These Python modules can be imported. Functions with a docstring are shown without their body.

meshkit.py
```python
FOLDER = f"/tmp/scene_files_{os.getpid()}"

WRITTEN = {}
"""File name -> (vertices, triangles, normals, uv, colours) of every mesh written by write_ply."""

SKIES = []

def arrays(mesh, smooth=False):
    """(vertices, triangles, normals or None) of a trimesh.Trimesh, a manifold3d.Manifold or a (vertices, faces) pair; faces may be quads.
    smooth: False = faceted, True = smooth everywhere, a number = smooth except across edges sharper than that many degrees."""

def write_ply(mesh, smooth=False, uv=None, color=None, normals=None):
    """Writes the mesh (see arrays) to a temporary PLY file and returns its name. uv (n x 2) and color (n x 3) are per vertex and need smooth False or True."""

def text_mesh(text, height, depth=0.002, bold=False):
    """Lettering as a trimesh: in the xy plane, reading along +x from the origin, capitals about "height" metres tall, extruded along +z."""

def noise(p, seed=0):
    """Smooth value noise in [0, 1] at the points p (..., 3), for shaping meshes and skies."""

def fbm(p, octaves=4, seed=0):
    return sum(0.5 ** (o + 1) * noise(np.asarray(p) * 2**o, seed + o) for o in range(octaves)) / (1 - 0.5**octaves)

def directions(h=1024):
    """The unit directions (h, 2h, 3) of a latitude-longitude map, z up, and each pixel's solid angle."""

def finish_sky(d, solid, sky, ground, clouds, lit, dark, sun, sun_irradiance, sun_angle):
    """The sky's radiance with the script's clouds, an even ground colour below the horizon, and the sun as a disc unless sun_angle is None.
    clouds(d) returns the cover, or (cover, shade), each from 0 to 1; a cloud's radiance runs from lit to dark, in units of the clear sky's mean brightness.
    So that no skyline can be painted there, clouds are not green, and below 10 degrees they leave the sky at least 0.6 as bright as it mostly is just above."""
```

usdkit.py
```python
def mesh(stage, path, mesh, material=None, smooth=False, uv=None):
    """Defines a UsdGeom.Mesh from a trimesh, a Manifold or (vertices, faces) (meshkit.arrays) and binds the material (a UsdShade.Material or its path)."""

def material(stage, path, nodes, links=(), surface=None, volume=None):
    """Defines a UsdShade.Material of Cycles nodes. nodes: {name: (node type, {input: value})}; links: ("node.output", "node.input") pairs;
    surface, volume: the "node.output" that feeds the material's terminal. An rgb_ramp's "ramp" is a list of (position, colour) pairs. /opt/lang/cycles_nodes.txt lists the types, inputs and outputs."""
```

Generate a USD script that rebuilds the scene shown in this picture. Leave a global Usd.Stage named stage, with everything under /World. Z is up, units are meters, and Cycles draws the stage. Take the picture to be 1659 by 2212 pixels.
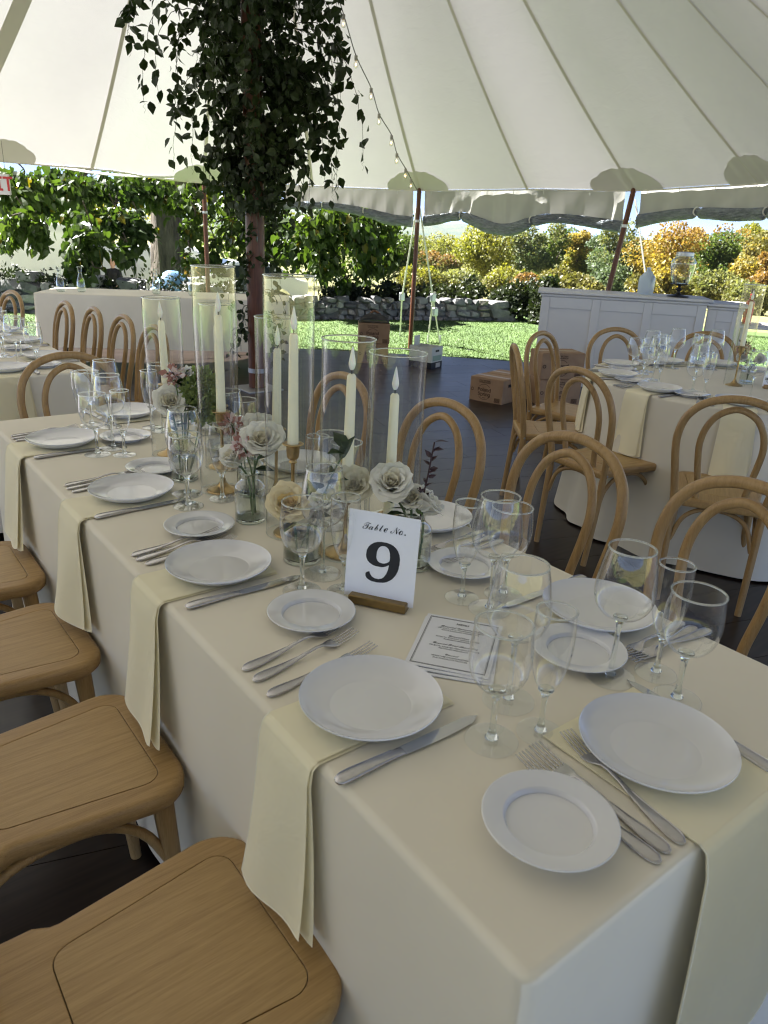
import math, random
import numpy as np, trimesh, shapely.geometry as sg
import usdkit, meshkit
from pxr import Usd, UsdGeom, UsdLux, UsdShade, Gf, Sdf, Vt

stage = Usd.Stage.CreateInMemory()
UsdGeom.SetStageUpAxis(stage, 'Z')
UsdGeom.SetStageMetersPerUnit(stage, 1.0)
UsdGeom.Xform.Define(stage, '/World')
UsdGeom.Scope.Define(stage, '/World/Looks')
PI = math.pi

# ---------------------------------------------------------------- camera, sky, sun, exposure
EXPOSURE = 2.85
SUN_AZ, SUN_EL = math.radians(116), math.radians(47)
EYE = (-0.417, -0.278, 1.401)
YAW, PITCH, ROLL = 0.6670, 0.3610, 0.0460
_f = np.array([math.cos(PITCH) * math.sin(YAW), math.cos(PITCH) * math.cos(YAW), -math.sin(PITCH)])
_r = np.array([math.cos(YAW), -math.sin(YAW), 0.0])
_u = np.cross(_r, _f)
RIGHT = _r * math.cos(ROLL) + _u * math.sin(ROLL)
UP = -_r * math.sin(ROLL) + _u * math.cos(ROLL)
cam = UsdGeom.Camera.Define(stage, '/World/camera')
cam.CreateHorizontalApertureAttr(36.0)
cam.CreateFocalLengthAttr(36.0 * 1569.8 / 1659)
cam.CreateClippingRangeAttr(Gf.Vec2f(0.05, 20000))
cam.CreateFStopAttr(11.0)
cam.CreateFocusDistanceAttr(2.2)
cam.CreateExposureAttr(EXPOSURE)
m = np.eye(4); m[0, :3] = RIGHT; m[1, :3] = UP; m[2, :3] = -_f; m[3, :3] = EYE
cam.AddTransformOp().Set(Gf.Matrix4d(m.tolist()))

SUN = np.array([math.cos(SUN_AZ) * math.cos(SUN_EL), math.sin(SUN_AZ) * math.cos(SUN_EL), math.sin(SUN_EL)])
sun = UsdLux.DistantLight.Define(stage, '/World/sun')
sun.CreateNormalizeAttr(True)
sun.CreateIntensityAttr(1.25)
sun.CreateAngleAttr(0.5)
sun.CreateColorAttr(Gf.Vec3f(1.0, 0.975, 0.93))
sun.AddTransformOp().Set(Gf.Matrix4d(Gf.Rotation(Gf.Vec3d(0, 0, 1), Gf.Vec3d(*SUN.tolist())), Gf.Vec3d(0, 0, 0)))
sky = UsdLux.DomeLight.Define(stage, '/World/sky')
skymat = usdkit.material(stage, '/World/Looks/sky_air', {
    's': ('sky_texture', {'sky_type': 'single_scattering', 'sun_disc': False, 'sun_elevation': SUN_EL,
                          'sun_rotation': math.atan2(SUN[0], SUN[1]), 'altitude': 400.0, 'air_density': 0.13, 'aerosol_density': 0.02, 'ozone_density': 3.0}),
    'c': ('hsv', {'saturation': .78, 'value': 1.0}),
    'b': ('background_shader', {'strength': 0.05})}, [('s.color', 'c.color'), ('c.color', 'b.color')], surface='b.background')
UsdShade.MaterialBindingAPI.Apply(sky.GetPrim()).Bind(skymat)
sky.GetPrim().SetCustomDataByKey('kind', 'structure')

# ---------------------------------------------------------------- scene helpers
_used = {}
def unique(parent, name):
    k = (parent, name)
    n = _used.get(k, 0)
    _used[k] = n + 1
    return f'{parent}/{name}' if n == 0 else f'{parent}/{name}_{n:03d}'
def setdata(p, label=None, cat=None, group=None, kind=None):
    for k, v in (('label', label), ('category', cat), ('group', group), ('kind', kind)):
        if v: p.SetCustomDataByKey(k, v)
def xf(loc=(0, 0, 0), rz=0.0, tilt=None, scale=None):
    M = np.eye(4)
    if scale is not None: M = np.diag([*(np.ones(3) * scale), 1.0])
    if tilt is not None: M = tilt @ M
    R = trimesh.transformations.rotation_matrix(rz, [0, 0, 1])
    M = R @ M
    M[:3, 3] += loc
    return M
def setx(prim, M):
    x = UsdGeom.Xformable(prim)
    ops = x.GetOrderedXformOps()
    op = ops[0] if ops else x.AddTransformOp()
    op.Set(Gf.Matrix4d(np.asarray(M).T.tolist()))
def thing(name, label, cat, M=None, group=None, kind=None):
    x = UsdGeom.Xform.Define(stage, unique('/World', name))
    setx(x.GetPrim(), np.eye(4) if M is None else M)
    setdata(x.GetPrim(), label, cat, group, kind)
    return x.GetPrim()
def obj(name, mesh, mat, parent=None, smooth=35, label=None, cat=None, group=None, kind=None):
    path = unique(str(parent.GetPath()) if parent else '/World', name)
    if isinstance(mesh, tuple):
        v_, f_ = np.asarray(mesh[0], float), tri(mesh[1]); used = np.zeros(len(v_), bool); used[f_.ravel()] = True
        if not used.all(): mesh = (v_[used], (np.cumsum(used) - 1)[f_])
    p = usdkit.mesh(stage, path, mesh, mat, smooth).GetPrim()
    setdata(p, label, cat, group, kind)
    return p
def dup(src, M, label=None, group=None, cat=None):
    base = src.GetName()
    if base[-4:-3] == '_' and base[-3:].isdigit(): base = base[:-4]
    was = src.GetCustomData()
    one = src.GetTypeName() == 'Mesh'
    path = unique('/World', base)
    x = stage.DefinePrim(path, 'Mesh') if one else UsdGeom.Xform.Define(stage, path).GetPrim()
    x.GetReferences().AddInternalReference(src.GetPath())
    if not one: x.SetInstanceable(True)
    setx(x, M)
    setdata(x, label or was.get('label'), cat or was.get('category'), group or was.get('group'))
    return x
class Kind:
    """First placement builds nothing new: it moves the built thing; later ones copy it."""
    def __init__(self, prim): self.p, self.n = prim, 0
    def place(self, M, label, group=None):
        self.n += 1
        if self.n == 1:
            setx(self.p, M); setdata(self.p, label, None, group); return self.p
        return dup(self.p, M, label, group)

# ---------------------------------------------------------------- mesh helpers: everything is (v, f) with triangles
def tri(f):
    f = np.asarray(f)
    return np.vstack([f[:, [0, 1, 2]], f[:, [0, 2, 3]]]) if f.shape[1] == 4 else f
def cat(*ms):
    vs, fs, n = [], [], 0
    for v, f in ms:
        vs.append(np.asarray(v, float)); fs.append(tri(f) + n); n += len(v)
    return np.vstack(vs), np.vstack(fs)
def mv(m, loc=(0, 0, 0), rz=0.0, M=None):
    v, f = m
    T = xf(loc, rz) if M is None else M
    return np.asarray(v) @ T[:3, :3].T + T[:3, 3], f
def grid(P, closed_u=False, closed_v=False):
    """P: (nu, nv, 3)"""
    P = np.asarray(P, float); nu, nv = P.shape[:2]
    i = np.arange(nu if closed_u else nu - 1); j = np.arange(nv if closed_v else nv - 1)
    I, J = np.meshgrid(i, j, indexing='ij'); I2, J2 = (I + 1) % nu, (J + 1) % nv
    f = np.stack([I * nv + J, I2 * nv + J, I2 * nv + J2, I * nv + J2], -1).reshape(-1, 4)
    return P.reshape(-1, 3), tri(f)
def lathe(prof, n=40):
    prof = np.asarray(prof, float)
    a = np.arange(n) * 2 * PI / n
    P = np.stack([np.cos(a)[:, None] * prof[:, 0], np.sin(a)[:, None] * prof[:, 0], np.broadcast_to(prof[:, 1], (n, len(prof)))], -1)
    return grid(P, closed_u=True)
def frames(p):
    p = np.asarray(p, float)
    t = np.gradient(p, axis=0); t /= np.linalg.norm(t, axis=1, keepdims=True) + 1e-12
    a = np.cross(t[0], [0, 0, 1.0] if abs(t[0, 2]) < .9 else [1.0, 0, 0]); a /= np.linalg.norm(a)
    A = []
    for k in range(len(p)):
        a = a - t[k] * (a @ t[k]); a /= np.linalg.norm(a) + 1e-12
        A.append(a)
    A = np.array(A)
    return t, A, np.cross(t, A)
def tube(p, r, sides=10, caps=True, sx=1.0, sy=1.0):
    p = np.asarray(p, float); t, A, B = frames(p)
    r = np.broadcast_to(r, (len(p),))
    ang = np.arange(sides) * 2 * PI / sides
    P = p[:, None] + r[:, None, None] * (sx * np.cos(ang)[None, :, None] * A[:, None] + sy * np.sin(ang)[None, :, None] * B[:, None])
    v, f = grid(P, closed_v=True)
    f = f[:, ::-1]
    if caps:
        n = len(v); v = np.vstack([v, p[0], p[-1]]); L = (len(p) - 1) * sides
        c0 = [[n, k, (k + 1) % sides] for k in range(sides)]
        c1 = [[n + 1, L + (k + 1) % sides, L + k] for k in range(sides)]
        f = np.vstack([f, c0, c1])
    return v, f
def ring_tube(R, r, n=48, sides=8, z=0.0):
    a = np.arange(n) * 2 * PI / n; b = np.arange(sides) * 2 * PI / sides
    P = np.stack([(R + r * np.cos(b)[None]) * np.cos(a)[:, None], (R + r * np.cos(b)[None]) * np.sin(a)[:, None], np.broadcast_to(z + r * np.sin(b), (n, sides))], -1)
    return grid(P, closed_u=True, closed_v=True)
def box(sx, sy, sz, b=0.0, loc=(0, 0, 0)):
    """box on z = 0 .. sz, centred in x and y, edges chamfered by b"""
    if b <= 0:
        m = trimesh.creation.box([sx, sy, sz]); v = m.vertices + [0, 0, sz / 2]
        return v + np.asarray(loc), np.array(m.faces)
    pts = []
    for x in (-1, 1):
        for y in (-1, 1):
            for z in (-1, 1):
                X, Y, Z = x * sx / 2, y * sy / 2, z * sz / 2
                pts += [(X - x * b, Y - y * b, Z), (X - x * b, Y, Z - z * b), (X, Y - y * b, Z - z * b)]
    m = trimesh.convex.convex_hull(np.array(pts))
    return np.array(m.vertices) + [0, 0, sz / 2] + np.asarray(loc), np.array(m.faces)
def bar(a, b, w, h=None, bev=0.0):
    """rectangular bar from a to b"""
    a, b = np.asarray(a, float), np.asarray(b, float); L = np.linalg.norm(b - a); h = h or w
    v, f = box(w, h, L, bev)
    t = (b - a) / L; x = np.cross(t, [0, 0, 1.0] if abs(t[2]) < .95 else [0, 1.0, 0]); x /= np.linalg.norm(x); y = np.cross(t, x)
    return v @ np.stack([x, y, t]) + a, f
def extrude(poly, h, z=0.0):
    m = trimesh.creation.extrude_polygon(poly, h, engine='earcut')
    return np.array(m.vertices) + [0, 0, z], np.array(m.faces)
def bez(pts, n=20):
    """Catmull-Rom through pts"""
    p = np.asarray(pts, float); p = np.vstack([2 * p[0] - p[1], p, 2 * p[-1] - p[-2]])
    out = []
    for k in range(1, len(p) - 2):
        t = np.linspace(0, 1, n, endpoint=False)[:, None]
        a, b, c_, d = p[k - 1:k + 3]
        out.append(.5 * (2 * b + (c_ - a) * t + (2 * a - 5 * b + 4 * c_ - d) * t**2 + (3 * b - a - 3 * c_ + d) * t**3))
    return np.vstack(out + [p[-2:-1]])
def text(s, h, depth=0.0005, bold=False):
    m = meshkit.text_mesh(s, h, depth, bold)
    v = np.array(m.vertices); v[:, 0] -= (v[:, 0].min() + v[:, 0].max()) / 2
    return v, np.array(m.faces)

# ---------------------------------------------------------------- materials
def mat(name, nodes, links=(), surface='p.BSDF', volume=None):
    return usdkit.material(stage, f'/World/Looks/{name}', nodes, links, surface=surface, volume=volume)
def plain(name, col, rough=.5, metal=0.0, **kw):
    return mat(name, {'p': ('principled_bsdf', {'base_color': col, 'roughness': rough, 'metallic': metal, **kw})})
def noisy(name, c1, c2, scale=6.0, rough=.6, bump=0.0, bscale=None, detail=5.0, dist=0.02, coords='g.position', stretch=(1, 1, 1), **kw):
    n = {'g': ('geometry', {}) if coords.startswith('g') else ('texture_coordinate', {}), 'm': ('mapping', {'scale': stretch}), 'n': ('noise_texture', {'scale': scale, 'detail': detail, 'roughness': .6}),
         'r': ('rgb_ramp', {'ramp': [(.3, c1), (.7, c2)]}), 'p': ('principled_bsdf', {'roughness': rough, **kw})}
    l = [(coords, 'm.vector'), ('m.vector', 'n.vector'), ('n.fac', 'r.fac'), ('r.color', 'p.base_color')]
    if bump:
        n['n2'] = ('noise_texture', {'scale': bscale or scale * 3, 'detail': 6.0}); n['b'] = ('bump', {'strength': bump, 'distance': dist})
        l += [('m.vector', 'n2.vector'), ('n2.fac', 'b.height'), ('b.normal', 'p.normal')]
    return mat(name, n, l)
def leafmat(name, c1, c2, trans, tfac=.45, scale=3.0, rough=.45, coords='g.position'):
    return mat(name, {'g': ('geometry', {}), 'n': ('noise_texture', {'scale': scale, 'detail': 3.0}), 'r': ('rgb_ramp', {'ramp': [(.32, c1), (.68, c2)]}),
                      'w': ('math', {'math_type': 'multiply_add', 'value2': .5, 'value3': 0.0}),
                      'h': ('hsv', {}), 'hm': ('math', {'math_type': 'multiply_add', 'value2': .7, 'value3': .65}),
                      'p': ('principled_bsdf', {'roughness': rough, 'specular_ior_level': .35}), 't': ('translucent_bsdf', {}), 'tm': ('mix_color', {'blend_type': 'multiply', 'fac': 1.0, 'b': trans}),
                      'x': ('mix_closure', {'fac': tfac})},
               [('g.position', 'n.vector'), ('n.fac', 'r.fac'), ('r.color', 'h.color'), ('g.random_per_island', 'hm.value1'), ('hm.value', 'h.value'), ('h.color', 'p.base_color'), ('h.color', 'tm.a'), ('tm.result', 't.color'),
                ('p.BSDF', 'x.closure1'), ('t.BSDF', 'x.closure2')], surface='x.closure')
def wood(name, dark, light, scale=14.0, rough=.42, axis='x', amp=1.0):
    st = {'x': (1.3, 34, 34), 'y': (34, 1.3, 34), 'z': (34, 34, 1.3)}[axis]
    return mat(name, {'t': ('texture_coordinate', {}), 'o': ('object_info', {}), 'a': ('vector_math', {'math_type': 'scale'}), 'os': ('math', {'math_type': 'multiply', 'value2': 37.0}), 'cx': ('combine_xyz', {}), 'ad': ('vector_math', {'math_type': 'add'}),
                      'm': ('mapping', {'scale': st}), 'n': ('noise_texture', {'scale': scale / 4, 'detail': 8.0, 'roughness': .65, 'distortion': .4}),
                      'm2': ('mapping', {'scale': tuple(x * (4 if x > 2 else 1.5) for x in st)}), 'n2': ('noise_texture', {'scale': scale, 'detail': 4.0}),
                      'mx': ('math', {'math_type': 'multiply_add', 'value2': .45, 'value3': 0.0}), 'ml': ('math', {'math_type': 'multiply', 'value2': .55}), 'sm': ('math', {'math_type': 'add'}),
                      'r': ('rgb_ramp', {'ramp': [(.36, dark), (.5, tuple(np.array(dark) * .4 + np.array(light) * .6)), (.62, light)]}),
                      'b': ('bump', {'strength': .25 * amp, 'distance': .002}), 'p': ('principled_bsdf', {'roughness': rough, 'specular_ior_level': .4})},
               [('t.object', 'ad.vector1'), ('o.random', 'os.value1'), ('os.value', 'cx.x'), ('os.value', 'cx.y'), ('cx.vector', 'ad.vector2'), ('ad.vector', 'm.vector'), ('ad.vector', 'm2.vector'), ('m.vector', 'n.vector'), ('m2.vector', 'n2.vector'),
                ('n.fac', 'ml.value1'), ('n2.fac', 'mx.value1'), ('ml.value', 'sm.value1'), ('mx.value', 'sm.value2'), ('sm.value', 'r.fac'), ('r.color', 'p.base_color'), ('sm.value', 'b.height'), ('b.normal', 'p.normal')])
def cloth(name, col, col2, trans=0.0, rough=.85, weave=1500.0, fold=.15, foldscale=5.0):
    n = {'g': ('geometry', {}), 'n': ('noise_texture', {'scale': 3.0, 'detail': 3.0}), 'r': ('rgb_ramp', {'ramp': [(.35, col), (.65, col2)]}),
         'w': ('noise_texture', {'scale': weave, 'detail': 1.0}), 'b1': ('bump', {'strength': .12, 'distance': .0006}),
         'f': ('noise_texture', {'scale': foldscale, 'detail': 3.0, 'distortion': .6}), 'b2': ('bump', {'strength': fold, 'distance': .02}),
         'p': ('principled_bsdf', {'roughness': rough, 'specular_ior_level': .25, 'sheen_weight': .15, 'sheen_roughness': .4})}
    l = [('g.position', 'n.vector'), ('n.fac', 'r.fac'), ('r.color', 'p.base_color'), ('g.position', 'w.vector'), ('g.position', 'f.vector'), ('f.fac', 'b2.height'), ('b2.normal', 'b1.normal'), ('w.fac', 'b1.height'), ('b1.normal', 'p.normal')]
    s = 'p.BSDF'
    if trans:
        n['t'] = ('translucent_bsdf', {'color': col}); n['x'] = ('mix_closure', {'fac': trans})
        l += [('p.BSDF', 'x.closure1'), ('t.BSDF', 'x.closure2')]; s = 'x.closure'
    return mat(name, n, l, surface=s)
def pane(name, tint, base=.045, edge=.75, power=3.0, rough=0.0):
    """thin glass wall: clear, with reflection that rises towards grazing"""
    return mat(name, {'l': ('layer_weight', {'blend': .5}), 'pw': ('math', {'math_type': 'power', 'value2': power}), 'ma': ('math', {'math_type': 'multiply_add', 'value2': edge, 'value3': base}),
                      'tr': ('rgb_ramp', {'ramp': [(0.0, tint), (.55, tint), (.93, tuple(np.array(tint) * .72)), (1.0, tuple(np.array(tint) * .5))]}),
                      't': ('transparent_bsdf', {}), 'g': ('glossy_bsdf', {'color': (1, 1, 1), 'roughness': rough}), 'x': ('mix_closure', {})},
               [('l.facing', 'pw.value1'), ('pw.value', 'ma.value1'), ('ma.value', 'x.fac'), ('l.facing', 'tr.fac'), ('tr.color', 't.color'), ('t.BSDF', 'x.closure1'), ('g.BSDF', 'x.closure2')], surface='x.closure')
# ---------------------------------------------------------------- ground
rs = np.random.default_rng(7)
CAMXY = np.array(EYE[:2])
def az_of(x, y):
    """signed angle to the right of the view axis"""
    dx, dy = x - CAMXY[0], y - CAMXY[1]
    return np.arctan2(dx * RIGHT[0] + dy * RIGHT[1], dx * _f[0] + dy * _f[1])
def ground_z(x, y):
    x, y = np.asarray(x, float), np.asarray(y, float)
    d = np.hypot(x - CAMXY[0], y - CAMXY[1])
    a = az_of(x, y)
    w = np.clip((a + .30) / .22, 0, 1); w = w * w * (3 - 2 * w)
    slope = .115 * (1 - w) + .066 * w
    s = np.clip(d - 15.5, 0, None)
    z = -slope * 60 * (1 - np.exp(-s / 60)) * 1.15
    return z - .06
rad = np.concatenate([[0], np.linspace(2, 30, 40), np.geomspace(32, 900, 34)])
ang = np.linspace(0, 2 * PI, 121)[:-1]
gx = CAMXY[0] + rad[:, None] * np.cos(ang); gy = CAMXY[1] + rad[:, None] * np.sin(ang)
gz = ground_z(gx, gy) + np.where(rad[:, None] > 20, (meshkit.fbm(np.stack([gx * .05, gy * .05, 0 * gx], -1), 3) - .5) * .5, 0)
M_field = noisy('meadow_soil', (.10, .115, .035), (.24, .215, .09), scale=.35, rough=.95, bump=.5, bscale=4.0, dist=.1)
obj('ground', grid(np.stack([gx, gy, gz], -1)[:, ::-1], closed_v=True), M_field, smooth=True, kind='structure')
# hills far away: ridges as terrain
def ridge(name, d, a0, a1, tops, depth, m):
    a = np.linspace(a0, a1, 160); k = np.linspace(0, 1, 24)
    T = np.interp(a, np.linspace(a0, a1, len(tops)), tops)
    T = T + (meshkit.fbm(np.stack([a * 40, 0 * a, 0 * a], -1), 4, seed=3) - .5) * np.maximum(T, 5) * .25
    R = d + depth * k[None] + 0 * a[:, None]
    Z = -30 + (T[:, None] + 30) * np.sin(np.clip(k, 0, 1) * PI)[None] ** .8
    Z = Z + (meshkit.fbm(np.stack([R * .004, a[:, None] * 60 + 0 * R, 0 * R], -1), 4, seed=5) - .5) * T[:, None] * .18 * np.sin(k * PI)[None]
    dirs = np.cos(a)[:, None, None] * _f[:2] / np.linalg.norm(_f[:2]) + np.sin(a)[:, None, None] * RIGHT[:2] / np.linalg.norm(RIGHT[:2])
    P = np.concatenate([CAMXY + dirs * R[..., None], Z[..., None]], -1)
    obj(name, grid(P), m, smooth=True, kind='structure')
M_hill = noisy('far_woodland', (.030, .050, .022), (.075, .075, .030), scale=.02, rough=1.0)
ridge('hills', 3000, -.9, .9, [20, 30, 40, 60, 80, 108, 118, 96, 60, 34, 30, 36, 50, 70, 80], 1600, M_hill)
ridge('hills', 1100, -.9, .9, [2, 3, 4, 5, 7, 9, 9, 6, 4, 3, 2, 3, 4, 5, 6], 700, M_hill)

# lawn sheet and blades
fl = np.array([(-6.5, 12.0), (0.6, 10.9), (3.1, 9.25), (4.75, 7.85), (5.95, 6.78), (6.75, 5.9), (8.6, 2.9), (6.2, -6.5), (-9, -6.5)])
lx, ly = np.meshgrid(np.linspace(-12, 24, 91), np.linspace(-6, 30, 91), indexing='ij')
lz = ground_z(lx, ly) + .012
M_lawn = noisy('lawn_green', (.055, .10, .022), (.095, .155, .036), scale=1.6, rough=.9, bump=.6, bscale=60.0, dist=.03)
keep = lambda P: (np.hypot(P[..., 0] - CAMXY[0], P[..., 1] - CAMXY[1]) < 22)
v, f = grid(np.stack([lx, ly, lz], -1)); f = f[keep(v[f].mean(1))]
obj('lawn', (v, f), M_lawn, smooth=True, kind='structure')
flp = sg.Polygon(fl)
n = 150000
d = 8.2 + 8.5 * rs.random(n) ** 1.3; a = rs.uniform(-.62, .52, n)
bx = CAMXY[0] + d * (np.cos(a) * _f[0] / math.hypot(_f[0], _f[1]) + np.sin(a) * RIGHT[0]); by = CAMXY[1] + d * (np.cos(a) * _f[1] / math.hypot(_f[0], _f[1]) + np.sin(a) * RIGHT[1])
import shapely
ok = ~shapely.contains_xy(flp.buffer(.02), bx, by); bx, by = bx[ok], by[ok]; n = len(bx)
h = rs.uniform(.014, .036, n); th = rs.uniform(0, 2 * PI, n); w = rs.uniform(.004, .007, n); lean = rs.uniform(0, .04, (n, 2)) - .02
z0 = ground_z(bx, by) + .008
P = np.stack([np.stack([bx - np.cos(th) * w, by - np.sin(th) * w, z0], -1), np.stack([bx + np.cos(th) * w, by + np.sin(th) * w, z0], -1), np.stack([bx + lean[:, 0], by + lean[:, 1], z0 + h], -1)], 1)
M_blade = leafmat('grass_blade', (.062, .118, .026), (.108, .175, .042), (1.0, 1.0, .6), .3, scale=1.2)
obj('lawn_grass', (P.reshape(-1, 3), np.arange(3 * n).reshape(-1, 3)), M_blade, smooth=False, label='short green lawn grass between the tent floor and the stone walls', cat='grass', kind='stuff')

# ---------------------------------------------------------------- tent floor of dark planks
M_sub = plain('floor_base', (.012, .009, .008), .8)
def plankmat(name, dark, light, rough):
    return mat(name, {'t': ('texture_coordinate', {}), 'm': ('mapping', {'rotation': (0, 0, math.radians(17.5)), 'scale': (1.5, 26, 1)}), 'n': ('noise_texture', {'scale': 2.2, 'detail': 8.0, 'distortion': .6}),
                      'i': ('geometry', {}), 'im': ('math', {'math_type': 'multiply_add', 'value2': .5, 'value3': .75}), 'h': ('hsv', {}),
                      'r': ('rgb_ramp', {'ramp': [(.35, dark), (.65, light)]}), 'rr': ('math', {'math_type': 'multiply_add', 'value2': .18, 'value3': rough}), 'n3': ('noise_texture', {'scale': 1.3, 'detail': 4.0}),
                      'b': ('bump', {'strength': .25, 'distance': .002}), 'p': ('principled_bsdf', {'specular_ior_level': .6})},
               [('i.position', 'm.vector'), ('m.vector', 'n.vector'), ('n.fac', 'r.fac'), ('i.random_per_island', 'im.value1'), ('r.color', 'h.color'), ('im.value', 'h.value'), ('h.color', 'p.base_color'), ('i.position', 'n3.vector'), ('n3.fac', 'rr.value1'), ('rr.value', 'p.roughness'), ('n.fac', 'b.height'), ('b.normal', 'p.normal')])
M_planks = [plankmat(f'dark_plank_{k}', (.017, .010, .0075), l, .22) for k, l in enumerate(((.036, .021, .015), (.044, .026, .018), (.030, .018, .013)))]
floor = thing('tent_floor', None, None, kind='structure')
obj('subfloor', extrude(flp, .05, -.052), M_sub, floor)
ga = math.atan2(-.082, .259); gd, gn = np.array([math.cos(ga), math.sin(ga)]), np.array([-math.sin(ga), math.cos(ga)])
cells = []
PW, PL = .24, 1.6
for i in range(-60, 70):
    off = rs.random() * PL
    for j in range(-12, 14):
        c0 = gn * (i * PW) + gd * (j * PL + off)
        q = sg.Polygon([c0 + gd * (a_ * (PL / 2 - .0012)) + gn * (b_ * (PW / 2 - .0012)) for a_, b_ in ((-1, -1), (1, -1), (1, 1), (-1, 1))]).intersection(flp)
        if q.is_empty or q.area < .01: continue
        ctr = np.array(q.centroid.coords[0]); dv = ctr - CAMXY; a_ = az_of(*ctr)
        seen = abs(a_) < .62 and np.linalg.norm(dv) > .3
        cells.append((np.linalg.norm(dv) + (0 if seen else 100), q))
cells.sort(key=lambda t: t[0])
rest = []
for k, (dd, q) in enumerate(cells):
    for g in getattr(q, 'geoms', [q]):
        if g.geom_type != 'Polygon': continue
        m = extrude(g, .0035 + .0006 * rs.random(), -.0035)
        if k < 300 and dd < 100: obj('plank', m, M_planks[k % 3], floor, smooth=False)
        else: rest.append(m)
obj('outlying_planks', cat(*rest), M_planks[0], floor, smooth=False, kind='stuff')

# ---------------------------------------------------------------- the tent
C1 = np.array([2.85, 5.9]); AX = np.array([math.cos(math.radians(216)), math.sin(math.radians(216))]); C2 = C1 + AX * 6.4
from scipy.interpolate import PchipInterpolator
Rcap = PchipInterpolator([-54, -36, -25, -13.6, 2.3, 27.6, 53.5, 71.4, 95.5, 114, 126], [4.55, 4.45, 4.25, 4.17, 3.60, 3.71, 3.60, 4.2, 3.2, 3.5, 3.55])
# perimeter parameter s: 0..180 first cap (angle -54+s), 180..286.67 the left side, .. second cap .. right side
SIDE = 6.4 / .06
def station(s):
    TOT = 360 + 2 * SIDE; s = s % TOT
    if s <= 180: return C1, -54 + s, float(Rcap(-54 + s)), 4.45
    if s <= 180 + SIDE:
        k = (s - 180) / SIDE; return C1 + AX * 6.4 * k, 126, 3.55 + .5 * k, 4.45 - 1.05 * math.sin(k * PI) ** 1.0
    if s <= 360 + SIDE:
        k = (s - 180 - SIDE) / 180; return C2, 126 + 180 * k, 4.05 + .5 * k, 4.45
    k = (s - 360 - SIDE) / SIDE; return C2 - AX * 6.4 * k, 306, 4.55, 4.45 - 1.05 * math.sin(k * PI)
POLE_S = [17.6, 40.4, 81.6, 125.4, 168, 168 + 50, 168 + 100, 330, 375, 420, 465, 520, 566]
def canopy(s, u, off=0.0):
    """u = 0 at the eave, 1 at the ridge"""
    b, an, R, H = station(s); e = np.array([math.cos(math.radians(an)), math.sin(math.radians(an))])
    p = b + e * R * (1 - u)
    z = 2.0 + H * (.8 * u + .2 * u * u) - off
    return np.array([p[0], p[1], z])
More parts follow.
